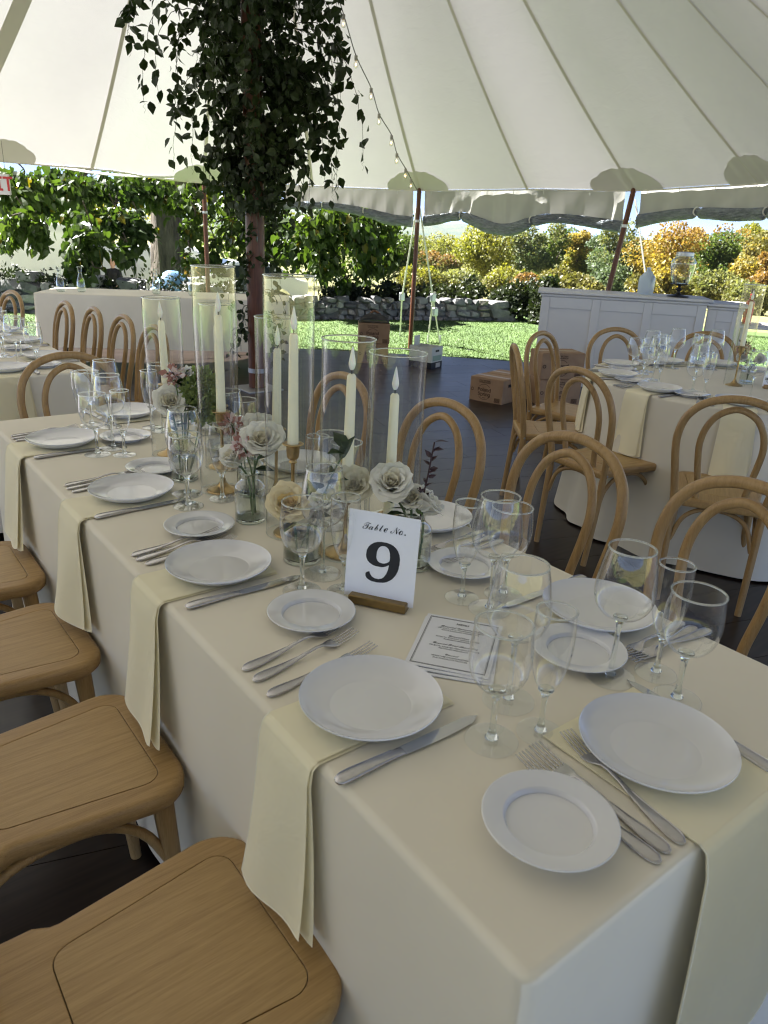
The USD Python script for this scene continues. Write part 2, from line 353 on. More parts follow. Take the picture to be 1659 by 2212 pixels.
M_canvas = mat('tent_canvas', {'g': ('geometry', {}), 'n': ('noise_texture', {'scale': 1.1, 'detail': 5.0, 'roughness': .65}), 'r': ('rgb_ramp', {'ramp': [(.3, (.735, .725, .735)), (.7, (.78, .77, .78))]}),
    'm2': ('mapping', {'scale': (1, 1, 3.0)}), 'n2': ('noise_texture', {'scale': 5.0, 'detail': 5.0, 'distortion': 1.2}), 'b': ('bump', {'strength': .22, 'distance': .02}),
    'd': ('principled_bsdf', {'roughness': .7, 'specular_ior_level': .2}), 't': ('translucent_bsdf', {}), 'x': ('mix_closure', {'fac': .078})},
    [('g.position', 'n.vector'), ('n.fac', 'r.fac'), ('r.color', 'd.base_color'), ('r.color', 't.color'), ('g.position', 'm2.vector'), ('m2.vector', 'n2.vector'), ('n2.fac', 'b.height'), ('b.normal', 'd.normal'), ('d.BSDF', 'x.closure1'), ('t.BSDF', 'x.closure2')], surface='x.closure')
M_patch = mat('tent_reinforcement', {'d': ('principled_bsdf', {'base_color': (.73, .72, .70), 'roughness': .8}), 't': ('translucent_bsdf', {'color': (.72, .71, .69)}), 'x': ('mix_closure', {'fac': .045})}, [('d.BSDF', 'x.closure1'), ('t.BSDF', 'x.closure2')], surface='x.closure')
M_seam = mat('tent_seam_web', {'d': ('principled_bsdf', {'base_color': (.70, .67, .61), 'roughness': .8}), 't': ('translucent_bsdf', {'color': (.72, .69, .62)}), 'x': ('mix_closure', {'fac': .06})}, [('d.BSDF', 'x.closure1'), ('t.BSDF', 'x.closure2')], surface='x.closure')
tent = thing('pole_tent', 'white sailcloth pole tent roof over the set tables, seams rising to its peak', 'tent')
seams = [0, 18.4, 40.4, 56.2, 81.6, 104, 125.4, 151]
WIDE = 175
seams += [WIDE] + list(np.linspace(WIDE + 22, 180 + SIDE, 4)) + list(np.linspace(180 + SIDE + 24, 360 + SIDE - 24, 6)) + list(np.linspace(360 + SIDE, 360 + 2 * SIDE, 6))[:-1] + [360 + 2 * SIDE]
US = np.linspace(0, 1, 31) ** .95
def wrinkle(s, u):
    """small gathers that run up from each pole"""
    z = 0.0
    for ps in POLE_S:
        dsd = s - ps
        if abs(dsd) < 9: z += .012 * math.exp(-(dsd / 4.5) ** 2) * math.exp(-u * 9) * math.sin(dsd * 3.2)
    return z
for a_, b_ in zip(seams[:-1], seams[1:]):
    ss = np.linspace(a_, b_, max(6, int((b_ - a_) / 1.3)))
    P = np.array([[canopy(s, u) - [0, 0, wrinkle(s, u)] for u in US] for s in ss])
    obj('canopy_panel', grid(P), M_canvas, tent, smooth=True)
for s in seams[:-1]:
    wd = .09 if s == WIDE else .020
    P = []
    for u in US[:-1]:
        p = canopy(s, u); q = canopy(s + .5, u); t = q - p; t /= np.linalg.norm(t) + 1e-9
        P.append([p + t * x * wd + [0, 0, -.010 - wrinkle(s, u)] for x in (-1, -.33, .33, 1)])
    obj('seam', grid(P), M_seam, tent, smooth=True, label='broad grey webbing band' if s == WIDE else None)
# reinforcement patches round the pole heads: half ovals cut as a star
for ps in POLE_S:
    P = []
    for k in range(33):
        an = PI * k / 32
        row = []
        for r in np.linspace(0, 1, 8):
            rr = r * (1.0 + .05 * abs(math.sin(4 * an)))
            du = .056 * rr * math.sin(an); b, ang_, R, H = station(ps)
            s = ps + math.degrees(.42 * rr * math.cos(an) / R) * (1 if True else 0)
            row.append(canopy(s, du) + [0, 0, -.014 - wrinkle(s, du)])
        P.append(row)
    obj('reinforcement_patch', grid(P), M_patch, tent, smooth=True)
# eave hem rope
hem = np.array([canopy(s, 0) + [0, 0, -.012] for s in np.linspace(0, 360 + 2 * SIDE, 260)])
M_rope = plain('white_rope', (.72, .70, .64), .8)
obj('eave_rope', tube(hem, .009, 6, caps=False), M_rope, tent)

# side poles, centre pole
M_pole = wood('stained_pole_wood', (.055, .018, .010), (.15, .055, .028), scale=9, rough=.35, axis='z')
M_dark = plain('black_metal', (.02, .02, .022), .45, .6)
M_steel = plain('galvanised_steel', (.55, .56, .57), .38, .9)
PL_LAB = {17.6: 'wooden side pole right of the white bar, near the right picture edge', 40.4: 'wooden side pole rising behind the white bar counter', 81.6: 'wooden side pole on the floor edge between two cream guy straps',
          125.4: 'sunlit reddish side pole seen left of the leafy centre pole', 168: 'wooden side pole at the far left eave beside the exit sign'}
for ps in POLE_S:
    p = canopy(ps, 0); b, an, R, H = station(ps); e = np.array([math.cos(math.radians(an)), math.sin(math.radians(an))])
    if ps not in PL_LAB: continue
    if ps in (168, 17.6): continue
    foot = p[:2] - e * (.02 if ps != 40.4 else .28)
    zf = 0.0 if flp.contains(sg.Point(foot)) else float(ground_z(*foot))
    t = thing('side_pole', PL_LAB[ps], 'tent pole', xf((foot[0], foot[1], zf)))
    top = np.array([p[0] - foot[0], p[1] - foot[1], 2.02 - zf])
    obj('shaft', tube([(0, 0, 0), top * .5, top], [.030, .030, .028], 16), M_pole, t)
    obj('collar', tube([top * .80, top * .80 + [0, 0, .03]], .034, 16), M_steel, t)
    obj('pin', tube([top, top + [0, 0, .12]], .008, 8), M_steel, t)
    obj('foot_plate', mv(box(.16, .16, .012, .003), (0, 0, 0)), M_steel, t)

# ---------------------------------------------------------------- haze over the whole landscape
M_haze = usdkit.material(stage, '/World/Looks/landscape_haze', {'v': ('principled_volume', {'color': (.58, .76, 1.0), 'density': 0.45e-4, 'anisotropy': .2})}, volume='v.volume')
obj('haze', box(11000, 11000, 240, 0, (0, 0, -60)), M_haze, smooth=False, kind='stuff')
# ---------------------------------------------------------------- materials of the laid table
M_cloth = cloth('table_linen', (.76, .695, .545), (.80, .735, .585), rough=.8, fold=.26, foldscale=3.2)
M_napkin = cloth('napkin_cotton', (.91, .835, .575), (.94, .865, .615), trans=.12, rough=.85, fold=.14, foldscale=14.0)
M_hem = plain('napkin_stitching', (.86, .81, .62), .9)
M_china = plain('white_china', (.72, .71, .685), .07, coat_weight=.6, coat_roughness=.03, specular_ior_level=.6)
M_fork = noisy('brushed_cutlery_steel', (.52, .50, .48), (.62, .60, .58), scale=60, rough=.24, metallic=1.0)
M_knife = plain('polished_blade_steel', (.60, .60, .59), .16, 1.0)
M_brass = noisy('aged_brass', (.46, .31, .13), (.58, .41, .19), scale=40, rough=.28, metallic=1.0)
M_bronze = noisy('bronze_paint', (.22, .145, .05), (.26, .175, .065), scale=90, rough=.35, metallic=.7)
M_glass = mat('clear_glass', {'p': ('glass_bsdf', {'color': (.97, .985, .975), 'roughness': 0.0, 'IOR': 1.48})}, surface='p.BSDF')
M_bowl = pane('thin_bowl_glass', (.985, .99, .985), base=.065, edge=.85, power=2.4)
M_hurr = pane('hurricane_glass', (.95, .96, .945), base=.045, edge=.65, power=2.6)
M_vase = pane('vase_glass', (.95, .97, .955), base=.06, edge=.9, power=1.8)
M_water = pane('vase_water', (.93, .96, .93), base=.05, edge=.6, power=2.0)
M_wax = mat('ivory_wax', {'p': ('principled_bsdf', {'base_color': (.88, .78, .52), 'roughness': .38, 'subsurface_weight': .35, 'subsurface_scale': .01, 'subsurface_radius': (1.0, .8, .5)})})
M_flame = mat('plastic_flame', {'p': ('principled_bsdf', {'base_color': (.86, .82, .72), 'roughness': .3, 'subsurface_weight': .4, 'subsurface_scale': .006})})
M_wick = plain('black_wick', (.015, .015, .015), .6)
M_paper = noisy('card_stock', (.76, .755, .75), (.80, .795, .79), scale=4, rough=.75)
M_ink = plain('black_ink', (.012, .012, .013), .6)
TZ = 0.76
TW, TL = 0.756, 2.44

def clothgrid(outline, z_top, drop, nz=22, wave=.010, waves=30, seed=1, flare=.02, bend=.012):
    """outline: closed loop of (x, y) points on the table edge; a sheet over the top, rounded at the edge and hanging"""
    P = np.asarray(outline, float); n = len(P)
    T = np.roll(P, -1, 0) - np.roll(P, 1, 0); T /= np.linalg.norm(T, axis=1, keepdims=True)
    N = np.stack([T[:, 1], -T[:, 0]], -1)
    if ((P - P.mean(0)) * N).sum() < 0: N = -N
    s = np.arange(n) / n
    rows = []
    for a in np.linspace(0, PI / 2, 6):
        rows.append(np.c_[P + N * (bend * math.sin(a) - bend), np.full(n, z_top - bend * (1 - math.cos(a)))])
    nz_ = meshkit.fbm(np.stack([P[:, 0] * 5, P[:, 1] * 5, np.full(n, seed * 3.1)], -1), 3) - .5
    for k in np.linspace(0, 1, nz)[1:]:
        off = flare * k + wave * k ** 1.1 * (np.sin(s * 2 * PI * waves + 2.0 * np.sin(s * 2 * PI * 3 + seed)) * .55 + 2.4 * nz_)
        rows.append(np.c_[P + N * off[:, None], np.full(n, z_top - bend - drop * k + .004 * nz_ * k)])
    # the top sheet: shrink the loop to the middle
    c = P.mean(0); top = [np.c_[c + (P - N * bend - c) * k, np.full(n, z_top)] for k in (0.0001, .4, .8)]
    return grid(np.stack(top + rows, 0)[:, ::-1] if True else None, closed_v=True)
def rounded_rect(x0, y0, x1, y1, r, step=.03):
    p = sg.box(x0 + r, y0 + r, x1 - r, y1 - r).buffer(r, quad_segs=8).exterior
    return np.array([p.interpolate(d).coords[0] for d in np.linspace(0, p.length, int(p.length / step), endpoint=False)])
v, f = clothgrid(rounded_rect(0, 0, TW, TL, .016, .012), TZ, .70, nz=30, wave=.011, waves=11, flare=.012)
obj('tablecloth', (v, f), M_cloth, smooth=True, label='ivory floor-length cloth on the long table with number 9', cat='tablecloth')

# ---------------------------------------------------------------- the kinds of tableware
def coupe(R, h):
    prof = [(0, .004), (R * .52, .004), (R * .60, .0048), (R * .74, .008), (R * .88, .0135), (R * .96, .0185), (R, h), (R + .0012, h + .0012), (R + .0012, h - .0012), (R * .95, h - .0065), (R * .8, .005), (R * .64, .0005), (R * .62, -.0005), (R * .58, .001), (0, .001)]
    return lathe(bez(prof, 3), 72)
def rimmed(R, h):
    prof = [(0, .0045), (R * .58, .0045), (R * .635, .0062), (R * .66, .0095), (R * .685, .0118), (R * .72, .0126), (R * .85, .0152), (R * .97, h), (R, h), (R + .0006, h - .0012), (R * .97, h - .003), (R * .7, .0085), (R * .6, .0005), (R * .56, -.0002), (R * .52, .001), (0, .001)]
    return lathe(bez(prof, 3), 64)
def glass_kind(name, label, h, bowl, foot_r, stem_top, stem_r, wobble=0):
    t = thing(name, label, 'wine glass' if name != 'champagne_flute' else 'flute')
    prof = bez(bowl, 6)
    obj('bowl', lathe(prof, 48), M_bowl, t, smooth=True)
    obj('rim', ring_tube(bowl[-1][0], .0015, 56, 8, h), M_glass, t, smooth=True)
    st = [(0, .0052), (stem_r * 2.0, .0058), (stem_r * 1.5, .011), (stem_r * 1.0, .022), (stem_r * .92, stem_top * .55), (stem_r * 1.05, stem_top * .85), (stem_r * 1.7, stem_top - .001), (stem_r * 2.6, stem_top + .004), (stem_r * 2.4, stem_top + .0062), (stem_r * 1.2, stem_top + .005), (0, stem_top + .0045)]
    obj('stem', lathe(bez(st, 4), 24), M_glass, t, smooth=True)
    ft = [(0, .0046), (stem_r * 2.0, .0050), (foot_r * .6, .0034), (foot_r * .97, .0022), (foot_r, .0013), (foot_r * .98, .0004), (foot_r * .6, .0006), (0, .0012)]
    obj('foot', lathe(bez(ft, 4), 48), M_bowl, t, smooth=True)
    return Kind(t)
K_goblet = glass_kind('water_goblet', '-', .182, [(.003, .082), (.014, .0835), (.026, .090), (.036, .104), (.0412, .124), (.0415, .145), (.0397, .165), (.0378, .182)], .0365, .078, .0046)
K_flute = glass_kind('champagne_flute', '-', .194, [(.002, .071), (.009, .074), (.0165, .085), (.0228, .104), (.0272, .130), (.0285, .150), (.0278, .175), (.0262, .194)], .0325, .068, .0042)
K_wine = glass_kind('wine_glass', '-', .224, [(.003, .108), (.016, .1095), (.030, .116), (.041, .130), (.0455, .148), (.0447, .168), (.0400, .198), (.0345, .224)], .0385, .104, .0042)
def prism_path(sections):
    """sections: (x, y_half, z_mid, z_half) superellipse rings along x, closed at both ends"""
    ang = np.linspace(0, 2 * PI, 13)[:-1]; c_, s_ = np.cos(ang), np.sin(ang)
    ex = .75
    P = np.array([[(x, yh * np.sign(a) * abs(a) ** ex, zm + zh * np.sign(b) * abs(b) ** ex) for a, b in zip(c_, s_)] for x, yh, zm, zh in sections])
    v, f = grid(P, closed_v=True); n = len(v); k = len(sections)
    v = np.vstack([v, P[0].mean(0), P[-1].mean(0)])
    f = np.vstack([f, [[n, (j + 1) % 12, j] for j in range(12)], [[n + 1, (k - 1) * 12 + j, (k - 1) * 12 + (j + 1) % 12] for j in range(12)]])
    return v, f[:, ::-1]
def fork_parts():
    L = .212
    zc = lambda x: .0030 + .0075 * math.exp(-((x - .125) / .030) ** 2) + .006 * max(0, (x - .17) / .042) ** 1.6 + .0035 * math.exp(-((x - .0) / .03) ** 2) * 0
    hand = [(.0, .001, .0025, .0006), (.002, .0052, .0026, .0012), (.008, .0086, .0028, .0016), (.018, .0100, .0030, .0018), (.035, .0092, .0031, .0018), (.06, .0064, .0034, .0018), (.085, .0042, .0052, .0018), (.105, .0031, .0085, .0018), (.125, .0030, .0105, .0018), (.138, .0036, .0095, .0016)]
    ridge = bez([(.088, -.0030, .0068), (.06, -.0052, .0055), (.035, -.0078, .0051), (.018, -.0086, .0051), (.008, -.0072, .0046), (.0035, -.003, .0042), (.0035, .003, .0042), (.008, .0072, .0046), (.018, .0086, .0051), (.035, .0078, .0051), (.06, .0052, .0055), (.088, .0030, .0068)], 5)
    handle = cat(prism_path(hand), tube(ridge, .0007, 5))
    head = [(.138, .0036, .0095, .0016), (.144, .0062, .0078, .0014), (.150, .0098, .0062, .0012), (.158, .0124, .0050, .0010), (.166, .0128, .0046, .0009)]
    hv = prism_path(head)
    tines = []
    for k in range(4):
        y = -.0106 + k * .00706
        secs = []
        for x in np.linspace(.164, L, 8):
            q = (x - .164) / (L - .164)
            secs.append((x, .00175 * (1 - .35 * q), .0046 + .0065 * q ** 1.7, .0009 * (1 - .3 * q)))
        t_ = prism_path(secs); t_[0][:, 1] += y * (1 - .10 * q); tines.append(t_)
    return handle, hv, tines
def make_fork():
    h, hv, ti = fork_parts()
    t = thing('fork', '-', 'fork')
    obj('handle', h, M_fork, t, smooth=40); obj('neck', hv, M_fork, t, smooth=40)
    for q in ti: obj('tine', q, M_fork, t, smooth=40)
    return Kind(t)
K_fork = make_fork()
def make_knife():
    t = thing('table_knife', '-', 'knife')
    hand = [(.0, .001, .0042, .001), (.0015, .0058, .0044, .0026), (.006, .0092, .0046, .0036), (.02, .0102, .0048, .0042), (.05, .0090, .0048, .0042), (.08, .0078, .0046, .0038), (.098, .0072, .0042, .0030), (.103, .0080, .0040, .0026), (.108, .0070, .0036, .0018)]
    ridge = bez([(.092, -.0058, .0070), (.05, -.0068, .0084), (.02, -.0080, .0086), (.006, -.0066, .0072), (.0035, 0, .0066), (.006, .0066, .0072), (.02, .0080, .0086), (.05, .0068, .0084), (.092, .0058, .0070)], 5)
    obj('handle', cat(prism_path(hand), tube(ridge, .0008, 5)), M_fork, t, smooth=40)
    P = []
    for x in np.linspace(.106, .244, 24):
        q = (x - .106) / .138
        lo = -.0080 - .0028 * math.sin(q * PI) if q < .86 else -.0080 - .0028 * math.sin(q * PI) + .012 * ((q - .86) / .14) ** 2
        hi = .0080 - .0006 * q if q < .8 else .0075 - .0098 * ((q - .8) / .2) ** 2.2
        if q > .995: lo, hi = -.0012, -.0004
        P.append([(x, lo, .0032), (x, (lo + hi) / 2, .0042), (x, hi, .0046), (x, hi, .0030), (x, (lo + hi) / 2, .0026), (x, lo, .0028)])
    obj('blade', grid(np.array(P), closed_v=True), M_knife, t, smooth=30)
    return Kind(t)
K_knife = make_knife()
p = obj('dinner_plate', coupe(.102, .0215), M_china, smooth=60, label='-', cat='plate'); K_dinner = Kind(p)
p = obj('bread_plate', rimmed(.078, .0170), M_china, smooth=60, label='-', cat='plate'); K_bread = Kind(p)

def napkin(F, lat0, lat1, hang, spread, label, seed, depth0=.235, skew=0.0, group=None):
    """F maps (lateral, depth, z) of a sitter to the world; a folded strip from under the plate over the edge"""
    r_ = np.random.default_rng(seed)
    t = thing('napkin', label, 'napkin', group=group)
    L1 = depth0; R = .013; path = []
    for s in np.linspace(0, 1, 9): path.append((L1 * (1 - s), TZ + .0022, 0.0))
    for a in np.linspace(0, PI / 2, 8)[1:]: path.append((-R * math.sin(a) + .000, TZ + .0022 - R * (1 - math.cos(a)), 0.0))
    for k in np.linspace(0, 1, 20)[1:]: path.append((-R - .004 - .030 * k, TZ - R - hang * k, k))
    layers = []
    wph = r_.uniform(0, 6)
    for layer in (0, 1):
        P = []
        for i, (d, z, k) in enumerate(path):
            row = []
            for j, q in enumerate(np.linspace(0, 1, 13)):
                w0, w1 = lat0 - spread * .35 * k, lat1 + spread * .65 * k
                lat = w0 + (w1 - w0) * q + skew * k
                und = (.007 * math.sin(q * 6.0 + wph + 2 * k) + .008 * math.sin(q * 2.6 + wph * 2)) * (k ** .8)
                roll = .010 * k * (1 - math.cos((q - .5) * 2.6))
                gap = (.0025 + (.010 * k) * q ** 2) if layer else 0.0
                dd = d - und - .004 * k + roll + (gap if k > 0 else 0) + (0.0 if not layer else .0)
                zz = z + (.0022 if (layer == 0 and k == 0 and d >= 0) else 0) - (.006 * layer * k * q) + .008 * k * math.sin(q * PI * .9 + .4) * .6
                zz += .016 * k ** 8 * (q ** 8 + .6 * (1 - q) ** 8)
                if layer and k == 0 and i > 8: dd, zz = dd + .0022, zz - .0
                if layer: lat = lat + .004 + .012 * k * q * (1 if k > 0 else 0) - .004 * (1 - q)
                row.append(F(lat, dd, zz))
            P.append(row)
        layers.append(np.array(P))
        obj('outer_fold' if layer == 0 else 'inner_fold', grid(layers[-1]), M_napkin, t, smooth=True)
    a = layers[0]; b = layers[1]
    edge = np.vstack([a[:, 0], a[-1, 1:]])
    obj('hem', tube(edge[8:], .0011, 5), M_hem, t, smooth=True)
    obj('side_fold', grid(np.stack([a[:, 0], (a[:, 0] + b[:, 0]) / 2 + [0, 0, -.0005], b[:, 0]], 1)), M_napkin, t, smooth=True)
    return t

# sitter frames: origin on the table edge, lateral to the sitter's right, depth towards the table
def frame(o, fwd):
    o, fwd = np.array(o, float), np.array(fwd, float); rt = np.array([fwd[1], -fwd[0]])
    F = lambda lat, d, z: np.array([*(o + rt * lat + fwd * d), z])
    F.ang = math.atan2(fwd[1], fwd[0])
    return F
SET = {
 'A': (frame((0, .421), (1, 0)), 'at the nearest place on the left side', dict(dinner=(.0, .125), bread=(-.276, .197), goblet=(.150, .221), flute=(.177, .290), wine=(.098, .309), forks=[(-.108, .016, .02), (-.154, .017, .03), (-.189, .017, .033)], knife=(.101, -.003, .0))),
 'B': (frame((0, .954), (1, 0)), 'at the second place along the left side', dict(dinner=(.0, .141), bread=(-.226, .200), goblet=(.159, .237), flute=(.205, .302), wine=(.118, .310), forks=[(-.105, .030, .03), (-.135, .022, .03), (-.162, .022, .027)], knife=(.110, .024, .004))),
 'C': (frame((0, 1.477), (1, 0)), 'at the third place along the left side', dict(dinner=(.0, .150), bread=(-.171, .275), goblet=(.143, .239), flute=(.138, .332), wine=(.061, .270), forks=[(-.095, .03, .03), (-.125, .025, .03), (-.155, .028, .03)], knife=(.115, .022, .02))),
 'D': (frame((0, 2.035), (1, 0)), 'at the farthest place on the left side', dict(dinner=(.0, .132), bread=(.034, .314), goblet=(.159, .188), flute=(.201, .253), wine=(.112, .250), forks=[(-.10, .02, .03), (-.13, .015, .03), (-.16, .018, .03)], knife=(.12, .02, .02))),
 'H': (frame((.386, 0), (0, 1)), 'at the near end of the long table', dict(dinner=(.0, .125), bread=(-.231, .114), goblet=(.141, .180), flute=(.178, .240), wine=(.107, .276), forks=[(-.114, .011, -.04), (-.139, .013, -.008), (-.161, .011, .0)], knife=(.098, .010, -.02))),
 'E': (frame((TW, .417), (-1, 0)), 'at the nearest place on the right side', dict(dinner=(.0, .110), bread=(-.069, .253), goblet=(.156, .199), flute=(.189, .278), wine=(.127, .266), forks=[(-.107, -.002, .01), (-.130, -.005, .005), (-.151, -.018, -.015)], knife=(.115, .0, .0))),
 'F': (frame((TW, .945), (-1, 0)), 'at the second place along the right side', dict(dinner=(-.01, .08), bread=(-.246, .183), goblet=(.15, .215), flute=(.19, .27), wine=(.10, .29), forks=[(-.115, .0, .03), (-.150, .0, .03), (-.18, .0, .03)], knife=(.11, .0, .0))),
 'G': (frame((TW, 1.47), (-1, 0)), 'at the third place along the right side', dict(dinner=(.0, .115), bread=(-.235, .20), goblet=(.15, .215), flute=(.19, .27), wine=(.10, .29), forks=[(-.115, .0, .03), (-.150, .0, .03), (-.18, .0, .03)], knife=(.11, .0, .0))),
 'I': (frame((TW, 1.99), (-1, 0)), 'at the farthest place on the right side', dict(dinner=(.0, .115), bread=(-.235, .20), goblet=(.12, .22), flute=(.118, .315), wine=(.06, .30), forks=[(-.115, .0, .03), (-.150, .0, .03), (-.18, .0, .03)], knife=(.11, .0, .0))),
 'J': (frame((.425, TL), (0, -1)), 'at the far end of the long table', dict(dinner=(.0, .130), bread=(-.21, .20), goblet=(.145, .20), flute=(.185, .265), wine=(.103, .258), forks=[(-.115, .0, .03), (-.150, .0, .03), (-.18, .0, .03)], knife=(.11, .005, .03))),
}
rj = np.random.default_rng(21)
for key, (F, where, d) in SET.items():
    a0 = F.ang
    K_dinner.place(xf(F(*d['dinner'], TZ + .0055), rj.uniform(0, 6)), f'large white plate on a napkin {where}', 'large plates on the long table')
    K_bread.place(xf(F(*d['bread'], TZ + (.0105 if key == 'H' else .001)), rj.uniform(0, 6)), f'small rimmed white bread plate {where}', 'bread plates on the long table')
    for K, nm, g in ((K_goblet, 'goblet', 'short round water goblet'), (K_flute, 'flute', 'slim champagne flute'), (K_wine, 'wine', 'tall wide wine glass')):
        K.place(xf(F(*d[nm], TZ + .0008), rj.uniform(0, 6)), f'empty {g} {where}', g + 's on the long table')
    for k, (la, de, dl) in enumerate(d['forks']):
        rot = a0 + math.atan2(dl, .212)
        K_fork.place(xf(F(la, de, TZ + .0006), rot + rj.uniform(-.01, .01)), f'{("inner", "middle", "outer")[k]} steel fork of three {where}', 'forks on the long table')
    la, de, dl = d['knife']
    K_knife.place(xf(F(la, de, TZ + .0008), a0 + math.atan2(dl, .244)), f'steel dinner knife {where}', 'knives on the long table')
nap = {'A': (-.071, .056, .268, .03), 'B': (-.062, .066, .272, .05), 'C': (-.045, .106, .262, .05), 'D': (-.075, .09, .27, .02), 'H': (-.100, .110, .40, .13), 'E': (-.06, .07, .27, .03), 'F': (-.06, .07, .27, .03), 'G': (-.06, .07, .27, .03), 'I': (-.06, .07, .27, .03), 'J': (-.06, .08, .27, .03)}
for i, (key, (l0, l1, hang, spr)) in enumerate(nap.items()):
    F, where, d = SET[key]
    napkin(F, l0, l1, hang, spr, f'pale yellow folded napkin under the large plate {where}', 50 + i, depth0=.235, group='napkins on the long table')

# ---------------------------------------------------------------- hurricane glasses, candles and brass holders
def holder(h, label, M):
    t = thing('candle_holder', label, 'candle holder', M, group='brass candle holders')
    base = [(0, .0), (.040, .0), (.0415, .002), (.040, .004), (.030, .0075), (.018, .013), (.010, .022), (.0065, .032)]
    obj('base', lathe(bez(base, 4), 40), M_brass, t, smooth=True)
    z1 = h - .045
    if z1 > .034:
        obj('stem', lathe(bez([(.0060, .030), (.0042, .045 if z1 > .06 else .034), (.0042, z1 - .01), (.0055, z1)], 4), 20), M_brass, t, smooth=True)
    cup = [(.0, z1 - .002), (.006, z1), (.0095, z1 + .004), (.007, z1 + .009), (.0125, z1 + .014), (.0145, z1 + .030), (.0155, h - .004), (.0225, h - .001), (.0228, h + .001), (.0150, h + .001), (.0135, h - .003), (.0130, h - .02), (0, h - .021)]
    obj('cup', lathe(bez(cup, 3), 32), M_brass, t, smooth=True)
def candle(z0, z1, label, M):
    t = thing('taper_candle', label, 'candle', M, group='ivory taper candles')
    obj('wax', lathe([(0, z0), (.0118, z0), (.0122, z0 + .004), (.0095, z1 - .012), (.0088, z1 - .004), (.006, z1), (0, z1)], 24), M_wax, t, smooth=50)
    obj('wick', tube([(0, 0, z1 - .002), (0, 0, z1 + .008)], .0013, 8), M_wick, t)
    zf = z1 + .007
    obj('flame_tip', lathe(bez([(0, zf), (.004, zf + .002), (.0068, zf + .010), (.0066, zf + .018), (.004, zf + .032), (.0015, zf + .044), (0, zf + .048)], 4), 20), M_flame, t, smooth=True)
HUR = dict(A=(.497, .86, .428, .058, .085, .345, 'front hurricane glass, just behind the number card'), B=(.405, .90, .454, .053, .155, .385, 'hurricane glass second from the front, left of the front one'),
           C=(.366, 1.062, .56, .0525, .211, .447, 'tallest hurricane glass in the middle of the table'), D=(.466, 1.294, .452, .0515, .178, .378, 'hurricane glass just left of and behind the tallest middle one'),
           E=(.362, 1.408, .559, .0515, .210, .447, 'tall hurricane glass at the left of the cluster'), F=(.45, 1.595, .454, .043, .178, .40, 'narrow hurricane glass half hidden behind the tall left one'), G=(.375, 1.785, .455, .0525, .211, .392, 'farthest left hurricane glass in the row'))
for k, (x, y, h, r, hh, ct, lab) in HUR.items():
    t = thing('hurricane_glass', 'clear ' + lab, 'glass cylinder', xf((x, y, TZ + .001)), group='hurricane glasses on the long table')
    a = np.linspace(0, 1, 14)
    obj('cylinder', lathe([(r + .0006 * math.sin(q * 9 + x * 20), .001 + (h - .002) * q) for q in a], 64), M_hurr, t, smooth=True)
    obj('rim', ring_tube(r, .0014, 72, 8, h), M_glass, t, smooth=True)
    obj('bottom_edge', ring_tube(r, .0013, 72, 8, .0015), M_glass, t, smooth=True)
    ox, oy = rj.uniform(-.006, .006, 2)
    tl = trimesh.transformations.rotation_matrix(rj.uniform(-.02, .02), [1, 0, 0]) @ trimesh.transformations.rotation_matrix(rj.uniform(-.02, .02), [0, 1, 0])
    holder(hh, 'brass candle holder inside the ' + lab.split(',')[0], xf((x + ox, y + oy, TZ + .001), tilt=tl))
    candle(hh - .014, ct, 'ivory taper inside the ' + lab.split(',')[0], xf((x + ox, y + oy, TZ + .001), tilt=tl))
